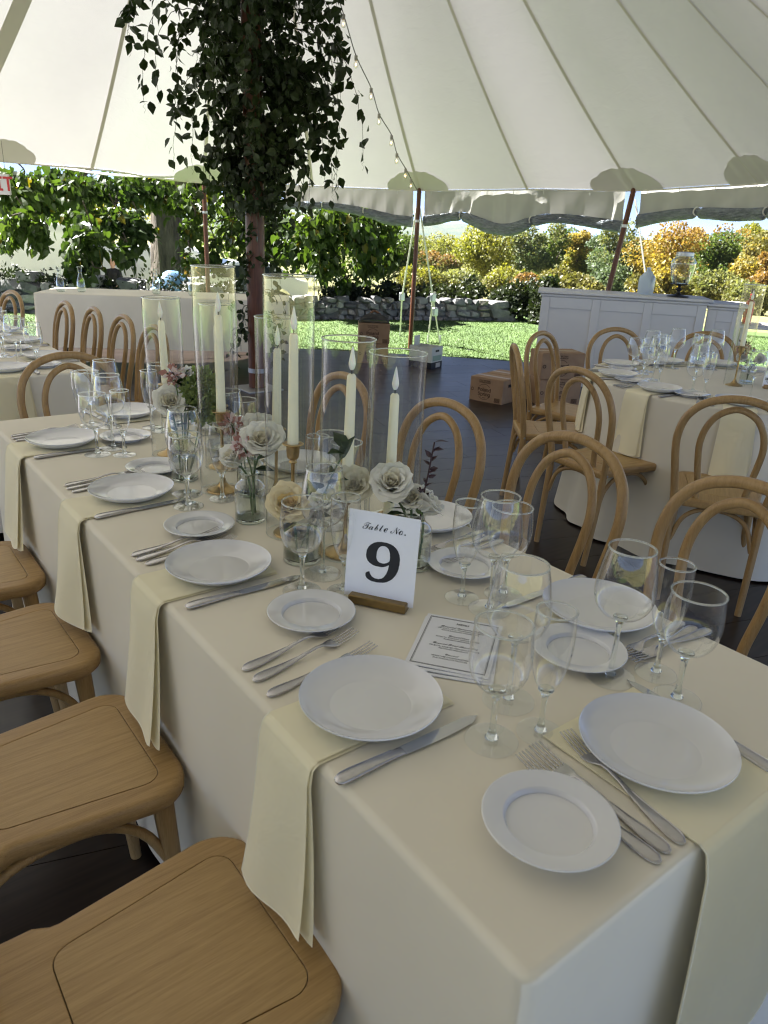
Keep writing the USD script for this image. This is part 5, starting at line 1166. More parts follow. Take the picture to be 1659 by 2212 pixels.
# long sprays that reach out to the left and the right of the picture
RA = math.atan2(RIGHT[1], RIGHT[0])
for z0, phi, reach, drop in ((3.02, RA + PI, .86, .42), (2.95, RA + PI + .15, .80, .75), (2.75, RA + PI - .2, .62, .75), (2.6, RA + PI, .55, .75), (3.3, RA + PI + .3, .62, .30), (3.5, RA + PI - .1, .55, .2), (2.35, RA + PI, .36, .6), (2.9, RA, .74, .75), (2.75, RA + .2, .80, .85), (2.55, RA - .1, .62, .85), (3.1, RA - .2, .62, .6), (2.4, RA + .1, .66, .75), (2.3, RA - .3, .5, .75), (3.35, RA + .25, .60, .35), (3.6, RA, .55, .4), (2.15, RA + .4, .42, .6)):
    for q in range(2):
        p = strand(z0 + rv.normal(0, .04), phi + rv.normal(0, .12), reach * rv.uniform(.85, 1.05), drop * rv.uniform(.8, 1.15), 34, up=.22); stems.append(p); leaf_strand(p, 1, .07, .12)
for k in range(30):
    z0 = rv.uniform(.5, 2.0); p = strand(z0, rv.uniform(0, 2 * PI), rv.uniform(.05, .22), rv.uniform(.2, .5), 16, up=.02); stems.append(p); leaf_strand(p, 1, .05, .085)
n = 1900
z = rv.uniform(1.55, 4.8, n); rr = .09 + np.interp(z, [1.5, 2.0, 2.6, 4.8], [.14, .26, .33, .33]) * rv.random(n) ** .7; ph = rv.uniform(0, 2 * PI, n)
VP += list(np.c_[rr * np.cos(ph), rr * np.sin(ph), z]); VA += list(unit(rv.normal(0, .5, (n, 3)) + [0, 0, -.8])); VN += list(unit(np.c_[np.cos(ph), np.sin(ph), 0 * ph + .2] + rv.normal(0, .6, (n, 3)))); VS += list(rv.uniform(.055, .10, n))
VP, VA, VN, VS = map(np.array, (VP, VA, VN, VS))
V, F = leaves(VP, VA, VN, VS, VLEAF)
outer = np.hypot(VP[:, 0], VP[:, 1]); toward = -(VP[:, :2] @ _f[:2])
o = np.argsort(-(outer + .4 * toward + .5 * VS / .1 - 2.0 * (VP[:, 2] > 3.15) - 1.0 * (VP[:, 2] < 1.2)))
for q in o[:300]: obj('leaf', (V[q], VLEAF[1]), M_vine, vine, smooth=False)
o = o[300:]
obj('foliage', flat(V[o], np.broadcast_to(VLEAF[1], (len(o), 6, 3)) + (np.arange(len(o)) * 7)[:, None, None]), M_vine, vine, smooth=False, kind='stuff')
obj('vine_stems', cat(*[tube(p, np.linspace(.004, .0015, len(p)), 4, caps=False) for p in stems]), M_vstem, vine, smooth=False, kind='stuff')
tend = []
for p in stems[105:137]:
    q = p[-1]; a = np.linspace(0, 9, 24); tend.append(tube(np.c_[q[0] + .012 * np.cos(a) * (1 - a / 14), q[1] + .012 * np.sin(a) * (1 - a / 14), q[2] - a * .008], .0009, 4, caps=False))
obj('tendrils', cat(*tend), M_vstem, vine, smooth=False, kind='stuff')

# ---------------------------------------------------------------- string lights from the centre pole to the side pole
B_ = np.array([(4.09, 6.55, 3.49), (4.24, 6.63, 3.36), (4.49, 6.76, 3.07), (4.81, 6.92, 2.84), (5.01, 7.03, 2.63), (5.32, 7.19, 2.46), (5.48, 7.28, 2.29), (5.72, 7.40, 2.15), (5.88, 7.48, 2.05)])
B_[:, 2] += .05
wire = bez(np.vstack([(2.93, 5.95, 5.2), (3.5, 6.24, 4.25), B_[1:], (6.10, 7.60, 1.97)]), 8)
t = thing('string_lights', 'string of clear bulbs running down the canopy to the wooden side pole', 'string lights')
M_wire = plain('grey_cable', (.10, .10, .10), .6)
M_sock = plain('pale_socket', (.38, .37, .34), .6)
M_bulb = pane('bulb_glass', (.93, .93, .90), base=.08, edge=.8, power=1.6)
M_fil = mat('warm_filament', {'p': ('emission', {'color': (1.0, .62, .25), 'strength': 3.0})}, surface='p.emission')
obj('cable', tube(wire, .0055, 6, caps=False), M_wire, t, smooth=True)
for p in list(B_[1:]) + [np.array([3.75, 6.37, 3.93])]:
    k = wire[np.argmin(np.linalg.norm(wire - p, axis=1))]
    obj('socket', mv(tube([(0, 0, 0), (0, 0, -.045)], .017, 12), k), M_sock, t)
    b = obj('bulb', mv(lathe(bez([(.011, -.045), (.014, -.052), (.026, -.075), (.028, -.09), (.020, -.108), (0, -.116)], 3), 16), k), M_bulb, t, smooth=True)
    obj('filament', mv(tube([(-.006, 0, -.07), (-.003, 0, -.088), (.003, 0, -.088), (.006, 0, -.07)], .0022, 5), k), M_fil, b)
# thin pale cable slung below the left eave
t = thing('slung_cable', 'thin white cable sagging just below the left eave', 'cable')
q0, q1, q2, q3 = ray(72, 350, 9.9), ray(210, 374, 10.1), ray(330, 382, 10.6), ray(430, 380, 11.4)
obj('cable', tube(bez([q0, q1, q2, q3], 10), .014, 8), plain('white_cable', (.75, .75, .74), .5), t, smooth=True)

# ---------------------------------------------------------------- rolled sidewall below the right eave
M_skirt = cloth('sidewall_cloth', (.46, .455, .43), (.52, .51, .48), trans=.12, rough=.7, fold=.6, foldscale=3.0)
M_vinyl = noisy('rolled_clear_vinyl', (.07, .085, .10), (.20, .23, .26), scale=9, rough=.18, bump=.8, bscale=14, dist=.05, specular_ior_level=.8, stretch=(1, 1, 4))
rq = np.random.default_rng(9)
def sidewall(label, s0, s1, seed, skirt, sag, knots):
    t = thing('rolled_sidewall', label, 'tent sidewall', group='rolled sidewalls under the right eave')
    S = np.linspace(s0, s1, 150); k = np.linspace(0, 1, 150)
    top, e_ = [], []
    for s in S:
        p = canopy(s, 0); b, an, R, H = station(s); top.append(p); e_.append([math.cos(math.radians(an)), math.sin(math.radians(an)), 0])
    top, e_ = np.array(top), np.array(e_)
    hook = np.abs(np.sin(k * PI * 6))
    sagv = np.interp(k, np.linspace(0, 1, len(sag)), sag); 
    from scipy.ndimage import gaussian_filter1d
    sagv = gaussian_filter1d(sagv, 6, mode='nearest')
    zt_ = -.004 - .016 * hook
    wav = meshkit.fbm(np.c_[k * 14, 0 * k, 0 * k + seed], 3) - .5
    P = []
    for q in np.linspace(0, 1, 9):
        P.append(top + e_ * (.02 + .03 * q + .06 * q * wav[:, None] + .012 * np.sin(k * 47 + 3 * q)[:, None] * q) + np.c_[0 * k, 0 * k, zt_ * (1 - q) + q * (-.05 - skirt - sagv)])
    obj('skirt', grid(np.array(P)), M_skirt, t, smooth=True)
    rad = .026 + .022 * gaussian_filter1d(rq.random(150), 4) + .02 * np.clip(sagv, 0, .12) / .12
    rad *= 1 - .45 * np.exp(-((k[:, None] - np.array(knots)) / .012) ** 2).sum(1)
    path = top + e_ * .045 + np.c_[0 * k, 0 * k, -.06 - skirt - sagv - rad]
    obj('vinyl_roll', tube(path, rad, 14, sx=.8, sy=1.25), M_vinyl, t, smooth=True)
    for kk in knots:
        i = int(kk * 149); obj('tie_strap', ring_at(path[i], rad[i] * 1.25 + .004, e_[i]), M_rope, t, smooth=True)
    for i in range(6, 150, 25): obj('hook', tube([top[i], top[i] + e_[i] * .01 - [0, 0, .06]], .004, 6), M_steel, t)
def ring_at(c, R, e):
    a = np.linspace(0, 2 * PI, 17); return tube(c + R * (np.cos(a)[:, None] * np.array(e) + np.sin(a)[:, None] * np.array([0, 0, 1.0])), .007, 6, caps=False)
sidewall('grey rolled sidewall between the centre pole and the pole with the guy straps', 110, 83, 2, .13, [.02, .02, .01, .03, .07, .13, .15], [.3, .62])
sidewall('grey and dark vinyl sidewall sagging between the two front side poles', 80.5, 42, 5, .17, [.10, .06, .02, .10, .17, .16, .06, .03, .06, .10], [.22, .66])
sidewall('dark vinyl sidewall rolled up at the upper right, right of the bar pole', 39.3, 2, 7, .10, [.10, .05, .04, .06, .05, .03, .05], [.3, .6])

# ---------------------------------------------------------------- guy straps
M_strap = plain('cream_webbing', (.74, .70, .62), .85)
def strap(label, pts, group='guy straps of the tent'):
    t = thing('guy_strap', label, 'strap', group=group)
    p = np.array(pts, float)
    for a, b in zip(p[:-1], p[1:]): obj('webbing', bar(a, b, .022, .006), M_strap, t, smooth=False)
    obj('ratchet', mv(box(.09, .05, .12, .012), p[1] - [0, 0, .06]), M_steel, t)
    obj('stake', tube([p[-1] + [0, 0, .12], p[-1] - [0, 0, .1]], .014, 8), M_steel, t)
    return t
S1p = canopy(81.6, 0)
def gpt(px, py):
    v = RIGHT * (px - 829.5) / 1569.8 - UP * (py - 1106) / 1569.8 + _f; return np.array(EYE) + v * ((-.05 - EYE[2]) / v[2])
a1, b1, b2 = gpt(864, 726), gpt(924, 741), gpt(950, 742)
top1 = S1p + [.03, .03, -.02]
strap('left cream guy strap beside the wooden side pole', [top1, top1 + (a1 - top1) * .70 + [-.02, .05, 0.02], a1])
strap('right cream guy strap beside the wooden side pole', [top1 + [.02, 0, -.2], top1 + (b1 - top1) * .68 + [.10, -.05, .02], b1])
tb = top1 + (b1 - top1) * .68 + [.10, -.05, .02]
strap('short second leg of the right guy strap down to the lawn', [tb, tb + (b2 - tb) * .3, b2])
S2p = canopy(40.4, 0); g2 = gpt(1385, 690)
strap('thin pale guy strap just right of the pole behind the bar', [S2p + [.05, .0, -.1], S2p + (np.array([7.75, 4.75, -.05]) - S2p) * .6, np.array([7.75, 4.75, -.05])])
# ---------------------------------------------------------------- exit sign
M_signw = plain('white_sign_board', (.72, .71, .69), .5)
M_redp = plain('red_sign_paint', (.55, .03, .03), .5)
c = ray(-6, 398, 8.9)
t = thing('exit_sign', 'white hanging exit sign with red letters cut by the left picture edge', 'sign', xf(c, math.atan2(RIGHT[1], RIGHT[0]) - .10))
up90 = trimesh.transformations.rotation_matrix(PI / 2, [1, 0, 0])
obj('board', box(.31, .025, .19, .006, (-.02, 0, -.095)), M_signw, t)
obj('red_letters', mv(mv(text('EXIT', .125, .002, True), M=up90), (-.02, -.0135, -.055)), M_redp, t, smooth=False)
for s in (-1, 1): obj('hanging_wire', tube([(s * .12 - .02, 0, .095), (s * .12 - .02, 0, .40)], .002, 5), M_wire, t)

# ---------------------------------------------------------------- number cards and menus
NINE = [([(0.0, 0.628), (0.005, 0.754), (0.031, 0.838), (0.063, 0.89), (0.115, 0.942), (0.147, 0.963), (0.178, 0.979), (0.257, 1.0), (0.366, 1.0), (0.445, 0.979), (0.487, 0.958), (0.544, 0.911), (0.586, 0.853), (0.628, 0.759), (0.649, 0.654), (0.654, 0.508), (0.649, 0.504), (0.649, 0.429), (0.639, 0.361), (0.607, 0.246), (0.56, 0.152), (0.514, 0.103), (0.513, 0.094), (0.504, 0.093), (0.461, 0.052), (0.398, 0.021), (0.283, 0.0), (0.188, 0.005), (0.147, 0.016), (0.094, 0.042), (0.063, 0.073), (0.042, 0.115), (0.037, 0.168), (0.047, 0.199), (0.084, 0.23), (0.11, 0.23), (0.115, 0.202), (0.142, 0.154), (0.169, 0.121), (0.202, 0.1), (0.234, 0.089), (0.3, 0.089), (0.355, 0.116), (0.392, 0.159), (0.429, 0.244), (0.45, 0.339), (0.461, 0.468), (0.452, 0.471), (0.393, 0.419), (0.325, 0.393), (0.209, 0.393), (0.152, 0.408), (0.084, 0.45), (0.042, 0.497), (0.01, 0.571)], [[(0.199, 0.627), (0.204, 0.595), (0.226, 0.541), (0.253, 0.509), (0.286, 0.492), (0.341, 0.487), (0.369, 0.492), (0.417, 0.519), (0.45, 0.557), (0.461, 0.58), (0.461, 0.65), (0.445, 0.766), (0.418, 0.841), (0.397, 0.873), (0.364, 0.9), (0.331, 0.911), (0.286, 0.906), (0.258, 0.889), (0.231, 0.856), (0.21, 0.803), (0.199, 0.745)]])]
TABLE_NO = [([(6.205, 0.102), (6.213, 0.165), (6.228, 0.197), (6.252, 0.213), (6.331, 0.22), (6.394, 0.181), (6.402, 0.071), (6.386, 0.039), (6.354, 0.016), (6.331, 0.008), (6.252, 0.016), (6.22, 0.047)], []), ([(5.315, 0.268), (5.409, 0.394), (5.528, 0.52), (5.622, 0.591), (5.701, 0.63), (5.756, 0.646), (5.843, 0.646), (5.898, 0.63), (5.953, 0.575), (5.968, 0.528), (5.968, 0.472), (5.937, 0.354), (5.874, 0.228), (5.803, 0.13), (5.887, 0.166), (5.945, 0.228), (5.961, 0.228), (5.968, 0.205), (5.858, 0.11), (5.752, 0.086), (5.724, 0.055), (5.638, 0.008), (5.606, 0.0), (5.496, 0.008), (5.417, 0.063), (5.386, 0.118), (5.385, 0.289), (5.372, 0.29), (5.339, 0.252)], [[(5.528, 0.137), (5.548, 0.032), (5.608, 0.031), (5.659, 0.056), (5.693, 0.091), (5.677, 0.11), (5.677, 0.149), (5.693, 0.181), (5.732, 0.205), (5.79, 0.205), (5.802, 0.215), (5.881, 0.374), (5.905, 0.462), (5.905, 0.569), (5.895, 0.589), (5.86, 0.606), (5.807, 0.598), (5.718, 0.509), (5.567, 0.248)], [(5.382, 0.307), (5.39, 0.292), (5.393, 0.303)]]), ([(4.142, 0.11), (4.142, 0.205), (4.157, 0.244), (4.205, 0.291), (4.244, 0.307), (4.307, 0.307), (4.339, 0.291), (4.362, 0.26), (4.362, 0.197), (4.315, 0.165), (4.233, 0.149), (4.198, 0.124), (4.198, 0.082), (4.239, 0.04), (4.358, 0.032), (4.422, 0.056), (4.51, 0.12), (4.66, 0.31), (4.921, 0.803), (5.024, 0.937), (5.087, 0.992), (5.126, 1.0), (5.094, 0.797), (5.095, 0.541), (5.122, 0.268), (5.141, 0.279), (5.26, 0.567), (5.37, 0.772), (5.425, 0.827), (5.496, 0.819), (5.504, 0.803), (5.496, 0.764), (5.396, 0.73), (5.348, 0.682), (5.284, 0.556), (5.134, 0.208), (5.134, 0.079), (5.008, 0.016), (4.984, 0.016), (4.953, 0.291), (4.953, 0.567), (4.984, 0.764), (5.031, 0.878), (5.026, 0.89), (4.962, 0.816), (4.898, 0.713), (4.693, 0.299), (4.559, 0.126), (4.457, 0.047), (4.346, 0.008), (4.26, 0.008), (4.213, 0.024), (4.165, 0.063)], []), ([(3.126, 0.291), (3.22, 0.417), (3.331, 0.528), (3.488, 0.622), (3.583, 0.646), (3.677, 0.646), (3.717, 0.63), (3.748, 0.598), (3.756, 0.575), (3.748, 0.465), (3.709, 0.394), (3.646, 0.331), (3.496, 0.252), (3.35, 0.22), (3.331, 0.185), (3.323, 0.061), (3.352, 0.032), (3.437, 0.04), (3.556, 0.111), (3.606, 0.165), (3.622, 0.173), (3.646, 0.165), (3.646, 0.15), (3.622, 0.126), (3.48, 0.024), (3.409, 0.0), (3.315, 0.0), (3.228, 0.039), (3.189, 0.087), (3.165, 0.15), (3.165, 0.26), (3.181, 0.296), (3.169, 0.298), (3.157, 0.283)], [[(3.45, 0.438), (3.37, 0.258), (3.38, 0.252), (3.47, 0.292), (3.605, 0.412), (3.669, 0.548), (3.669, 0.594), (3.651, 0.613), (3.602, 0.614), (3.529, 0.557)]]), ([(2.504, 0.299), (2.504, 0.315), (2.668, 0.483), (2.929, 0.913), (2.945, 0.929), (3.087, 0.937), (2.724, 0.26), (2.67, 0.178), (2.623, 0.067), (2.635, 0.047), (2.674, 0.056), (2.811, 0.181), (2.827, 0.181), (2.843, 0.157), (2.701, 0.032), (2.646, 0.008), (2.567, 0.016), (2.52, 0.063), (2.512, 0.142), (2.543, 0.236), (2.606, 0.359), (2.593, 0.361), (2.528, 0.291)], []), ([(1.787, 0.11), (1.803, 0.205), (1.874, 0.334), (1.861, 0.338), (1.811, 0.291), (1.795, 0.291), (1.787, 0.315), (1.896, 0.419), (1.983, 0.53), (2.213, 0.913), (2.228, 0.929), (2.378, 0.937), (2.37, 0.906), (2.024, 0.343), (1.898, 0.099), (1.882, 0.044), (1.894, 0.032), (1.931, 0.031), (1.98, 0.048), (2.061, 0.096), (2.117, 0.152), (2.079, 0.252), (2.087, 0.331), (2.15, 0.449), (2.22, 0.504), (2.268, 0.504), (2.291, 0.48), (2.299, 0.354), (2.26, 0.26), (2.181, 0.17), (2.216, 0.166), (2.291, 0.205), (2.307, 0.197), (2.307, 0.173), (2.22, 0.142), (2.146, 0.141), (2.024, 0.039), (1.937, 0.008), (1.866, 0.008), (1.827, 0.024), (1.795, 0.071)], [[(2.11, 0.27), (2.127, 0.192), (2.145, 0.18), (2.195, 0.223), (2.244, 0.304), (2.252, 0.34), (2.242, 0.369), (2.193, 0.377), (2.127, 0.321)]]), ([(0.913, 0.134), (0.921, 0.213), (0.969, 0.307), (1.039, 0.386), (1.126, 0.449), (1.236, 0.496), (1.346, 0.504), (1.386, 0.488), (1.427, 0.433), (1.465, 0.496), (1.614, 0.504), (1.41, 0.074), (1.419, 0.049), (1.437, 0.048), (1.535, 0.126), (1.543, 0.094), (1.48, 0.039), (1.409, 0.008), (1.339, 0.008), (1.307, 0.024), (1.276, 0.079), (1.283, 0.144), (1.273, 0.15), (1.205, 0.071), (1.15, 0.032), (1.087, 0.008), (1.016, 0.008), (0.976, 0.024), (0.937, 0.063)], [[(1.039, 0.094), (1.033, 0.042), (1.083, 0.032), (1.163, 0.08), (1.266, 0.183), (1.385, 0.358), (1.394, 0.436), (1.368, 0.463), (1.318, 0.471), (1.198, 0.36), (1.072, 0.178)]]), ([(0.228, 0.551), (0.244, 0.661), (0.299, 0.756), (0.425, 0.874), (0.583, 0.961), (0.74, 1.0), (0.945, 0.992), (1.117, 0.953), (1.192, 0.953), (1.26, 0.976), (1.252, 0.937), (1.197, 0.882), (1.134, 0.85), (1.055, 0.85), (0.885, 0.913), (0.75, 0.945), (0.651, 0.945), (0.563, 0.921), (0.436, 0.849), (0.348, 0.769), (0.276, 0.665), (0.26, 0.616), (0.26, 0.549), (0.293, 0.498), (0.329, 0.48), (0.398, 0.489), (0.462, 0.529), (0.534, 0.609), (0.582, 0.697), (0.606, 0.801), (0.598, 0.858), (0.614, 0.866), (0.646, 0.803), (0.654, 0.693), (0.638, 0.614), (0.591, 0.528), (0.488, 0.449), (0.433, 0.433), (0.346, 0.433), (0.276, 0.465), (0.252, 0.488)], []), ([(0.0, 0.157), (0.008, 0.236), (0.055, 0.299), (0.102, 0.323), (0.165, 0.323), (0.22, 0.283), (0.228, 0.22), (0.213, 0.189), (0.181, 0.173), (0.123, 0.173), (0.08, 0.155), (0.071, 0.114), (0.12, 0.057), (0.194, 0.032), (0.286, 0.032), (0.374, 0.056), (0.446, 0.096), (0.534, 0.183), (0.582, 0.255), (0.685, 0.504), (0.78, 0.677), (0.866, 0.78), (0.921, 0.827), (0.961, 0.835), (0.961, 0.803), (0.946, 0.792), (0.906, 0.696), (0.866, 0.472), (0.827, 0.346), (0.772, 0.244), (0.661, 0.126), (0.559, 0.063), (0.449, 0.024), (0.354, 0.008), (0.205, 0.008), (0.126, 0.024), (0.063, 0.055), (0.024, 0.094)], [])]

def glyph(polys, h, sx=1.0, shear=0.0, depth=.0004):
    ms = []
    for e, holes in polys:
        f_ = lambda r: [((x * sx + shear * y) * h, y * h) for x, y in r]
        g = sg.Polygon(f_(e), [f_(q) for q in holes]).buffer(0)
        for q in getattr(g, 'geoms', [g]):
            if q.area > 1e-10: ms.append(extrude(q, depth))
    v, f = cat(*ms); v[:, 0] -= (v[:, 0].min() + v[:, 0].max()) / 2
    return v, f
d_ = unit(np.array([.54, -.842])); phi = math.atan2(d_[1], d_[0])
lean = trimesh.transformations.rotation_matrix(-.10, [1, 0, 0])
t = thing('number_card', 'white table card reading Table No. 9 in a bronze holder', 'table number', xf((.322, .668, TZ + .0015), phi))
obj('holder', mv(box(.112, .026, .0175, .0018), (.002, 0, 0)), M_bronze, t)
crd = obj('card', mv(mv(box(.136, .0012, .168, 0), M=lean), (0, .003, .0085)), M_paper, t, smooth=False)
def on_card(mesh, x, z): return mv(mv(mv(mv(mesh, M=up90), (x, -.0007, z)), M=lean), (0, .003, .0085))
obj('script_words', on_card(glyph(TABLE_NO, .0130, 1.0, 0), .001, .134), M_ink, t, smooth=False)
obj('numeral_nine', on_card(glyph(NINE, .079, 1.28, .06), .003, .036), M_ink, t, smooth=False)
SCR = {**{chr(65 + k): chr(0x1D49C + k) for k in range(26)}, **{chr(97 + k): chr(0x1D4B6 + k) for k in range(26)}, 'B': 'ℬ', 'E': 'ℰ', 'F': 'ℱ', 'H': 'ℋ', 'I': 'ℐ', 'L': 'ℒ', 'M': 'ℳ', 'R': 'ℛ', 'e': 'ℯ', 'g': 'ℊ', 'o': 'ℴ'}
def script_text(s, h):
    import glob
    from PIL import Image, ImageDraw, ImageFont
    try:
        font = ImageFont.truetype(glob.glob('/opt/blender-*/*/datafiles/fonts/*Math*.woff2')[0], 48)
        s2 = ''.join(SCR.get(q, q) for q in s); x0, y0, x1, y1 = font.getbbox(s2, anchor='ls')
        im = Image.new('L', (x1 - x0 + 8, y1 - y0 + 8)); ImageDraw.Draw(im).text((4 - x0, 4 - y0), s2, 255, font, anchor='ls')
        on = np.pad(np.asarray(im) > 110, ((0, 0), (1, 1))).astype(np.int8); rr_, ss_ = np.nonzero(np.diff(on, axis=1) == 1); ee_ = np.nonzero(np.diff(on, axis=1) == -1)[1]
        g = shapely.union_all(shapely.box(ss_, -rr_ - 1, ee_, -rr_)).buffer(.5).buffer(-.4).simplify(.8); k = h / 34
        v, f = cat(*[extrude(q, .0003 / k) for q in getattr(g, 'geoms', [g])]); v = v * k; v[:, 0] -= v[:, 0].mean()
        return v - [0, v[:, 1].min(), 0], f
    except Exception:
        v, f = text(s, h, .0003); v[:, 0] += .25 * v[:, 1]; return v, f
MC = np.array([.349, .482])
mdir = unit(np.array([.467 - .386, .483 - .592])); mang = math.atan2(mdir[1], mdir[0])
for k, (off, da) in enumerate(((( -.010, -.012), .06), ((-.006, -.004), .025), ((.0, .0), 0.0))):
    t = thing('menu_card', ('lowest menu card of the small stack before the number card', 'middle menu card of the stack before the number card', 'top printed menu card of the stack before the number card')[k], 'menu', xf((MC[0] + off[0], MC[1] + off[1], TZ + .0014 + .0016 * k), mang + da), group='menu cards')
    obj('card', box(.136, .174, .0012), M_paper, t, smooth=False)
    for w, hh, th in ((.122, .160, .0009), (.118, .156, .0004)):
        fr = sg.box(-w / 2, -hh / 2, w / 2, hh / 2); fr = fr.difference(fr.buffer(-th, join_style=2))
        obj('printed_border', extrude(fr, .0003, .00121), M_ink, t, smooth=False)
    if k == 2:
        rows = [('MENU', .0055, .062, 0), ('Roasted Delicata Salad', .0050, .048, 1), ('ARUGULA, FETA, POMEGRANATE SEEDS', .0030, .042, 0), ('MAPLE BALSAMIC VINAIGRETTE', .0030, .036, 0), ('Cannelloni', .0050, .018, 1), ('RICOTTA, SPINACH, BROWN BUTTER', .0030, .012, 0), ('PARMESAN BECHAMEL', .0030, .006, 0),
                ('Braised Beef Short Rib', .0050, -.013, 1), ('POLENTA, ROASTED HEIRLOOM CARROTS', .0030, -.019, 0), ('PISTACHIO GREMOLATA', .0030, -.025, 0), ('Dessert', .0050, -.043, 1), ('MINIATURE ITALIAN PASTRIES', .0030, -.050, 0), ('AND CHOCOLATE TRUFFLES', .0030, -.056, 0)]
        for s, h, y, sc_ in rows:
            v, f = script_text(s, h) if sc_ else text(s, h, .0003, h > .004)
            obj('printed_line', (v + [0, y, .00122], f), M_ink, t, smooth=False)
# card on the round table
pr = np.array([3.44, 1.44]); a_ = math.atan2(-RIGHT[1], -RIGHT[0]) + PI
t = thing('number_card', 'white number card in a wooden block on the round table, cut by the picture edge', 'table number', xf((pr[0], pr[1], TZ + .0015), a_ - .1))
obj('holder', box(.112, .03, .02, .002), M_oak2, t)
obj('card', mv(box(.127, .0012, .178), (0, 0, .01)), M_paper, t, smooth=False)
obj('numeral', mv(mv(text('10', .07, .0006, True), M=up90), (.0, -.0014, .045)), M_ink, t, smooth=False)

# ---------------------------------------------------------------- bud vases and flowers
M_petal = {k: mat(f'petal_{k}', {'g': ('geometry', {}), 'h': ('hsv', {'color': c1}), 'm': ('math', {'math_type': 'multiply_add', 'value2': .16, 'value3': .9}), 'n': ('noise_texture', {'scale': 90.0}), 'b': ('bump', {'strength': .15, 'distance': .001}),
       'p': ('principled_bsdf', {'roughness': .55, 'specular_ior_level': .2, 'sheen_weight': .2}), 't': ('translucent_bsdf', {}), 'x': ('mix_closure', {'fac': .28})},
      [('g.random_per_island', 'm.value1'), ('m.value', 'h.value'), ('h.color', 'p.base_color'), ('h.color', 't.color'), ('g.position', 'n.vector'), ('n.fac', 'b.height'), ('b.normal', 'p.normal'), ('p.BSDF', 'x.closure1'), ('t.BSDF', 'x.closure2')], surface='x.closure')
     for k, c1 in dict(ivory=(.96, .94, .84), cream=(.93, .87, .68), yellow=(.96, .84, .55), gold=(.94, .72, .32), white=(.95, .94, .88), pink=(.86, .72, .70), rose=(.46, .24, .20), plum=(.05, .018, .022), lime=(.30, .38, .12)).items()}
M_stem = noisy('green_stem', (.06, .10, .03), (.12, .17, .06), 60, rough=.45)
M_rleaf = leafmat('rose_leaf', (.025, .05, .016), (.05, .085, .028), (1.1, 1.2, .5), .2, scale=30)
def vase(x, y, h, r, label, water=.55):
    t = thing('bud_vase', label, 'vase', xf((x, y, TZ + .0012)), group='glass bud vases on the long table')
    pr = bez([(r * .90, .0), (r, .006), (r, h * .62), (r * .92, h * .74), (r * .62, h * .84), (r * .55, h * .92), (r * .62, h)], 4)
    obj('body', lathe(pr, 40), M_vase, t, smooth=True)
    obj('base', lathe(bez([(0, 0), (r * .9, 0), (r * .97, .004), (r * .9, .010), (0, .008)], 3), 36), M_glass, t, smooth=50)
    obj('rim', ring_tube(r * .62, .0014, 36, 8, h), M_glass, t, smooth=True)
    obj('water', lathe([(0, .012), (r * .955, .012), (r * .965, h * water), (0, h * water)], 36), M_water, t, smooth=30)
def rot_to(d):
    d = unit(np.asarray(d, float)); z = np.array([0, 0, 1.0]); v = np.cross(z, d); s = np.linalg.norm(v); c = z @ d
    return trimesh.transformations.rotation_matrix(math.atan2(s, c), v / s) if s > 1e-6 else np.eye(4)
def petal(L, W, open_, az, r0, z0, curl, cup, r):
    nv, nu = 8, 7; P = []
    for v in np.linspace(0, 1, nv):
        th = open_ * (.25 + .75 * v ** 1.3)
        if v > .72: th += curl * ((v - .72) / .28) ** 1.6
        P.append(th)
    th = np.array(P); dr = np.r_[0, np.cumsum(np.sin(th[:-1]) * L / (nv - 1))]; dz = np.r_[0, np.cumsum(np.cos(th[:-1]) * L / (nv - 1))]
    ruf = r.uniform(0, 6)
    out = []
    for i, v in enumerate(np.linspace(0, 1, nv)):
        w = W * (math.sin(PI * (.14 + .72 * v)) ** .7) * (1.0 if v < .9 else .86)
        row = []
        for u in np.linspace(-1, 1, nu):
            rad_ = r0 + dr[i]; x = rad_ + cup * (math.cos(u * 1.25) - 1) * w + .0018 * math.sin(u * 4 + ruf + v * 3) * v; y = u * w; z = z0 + dz[i] - (.10 * L * u * u * v ** 2) + .0022 * math.sin(u * 5 + ruf * 2) * v ** 2
            row.append((x * math.cos(az) - y * math.sin(az), x * math.sin(az) + y * math.cos(az), z))
        out.append(row)
    return grid(np.array(out))
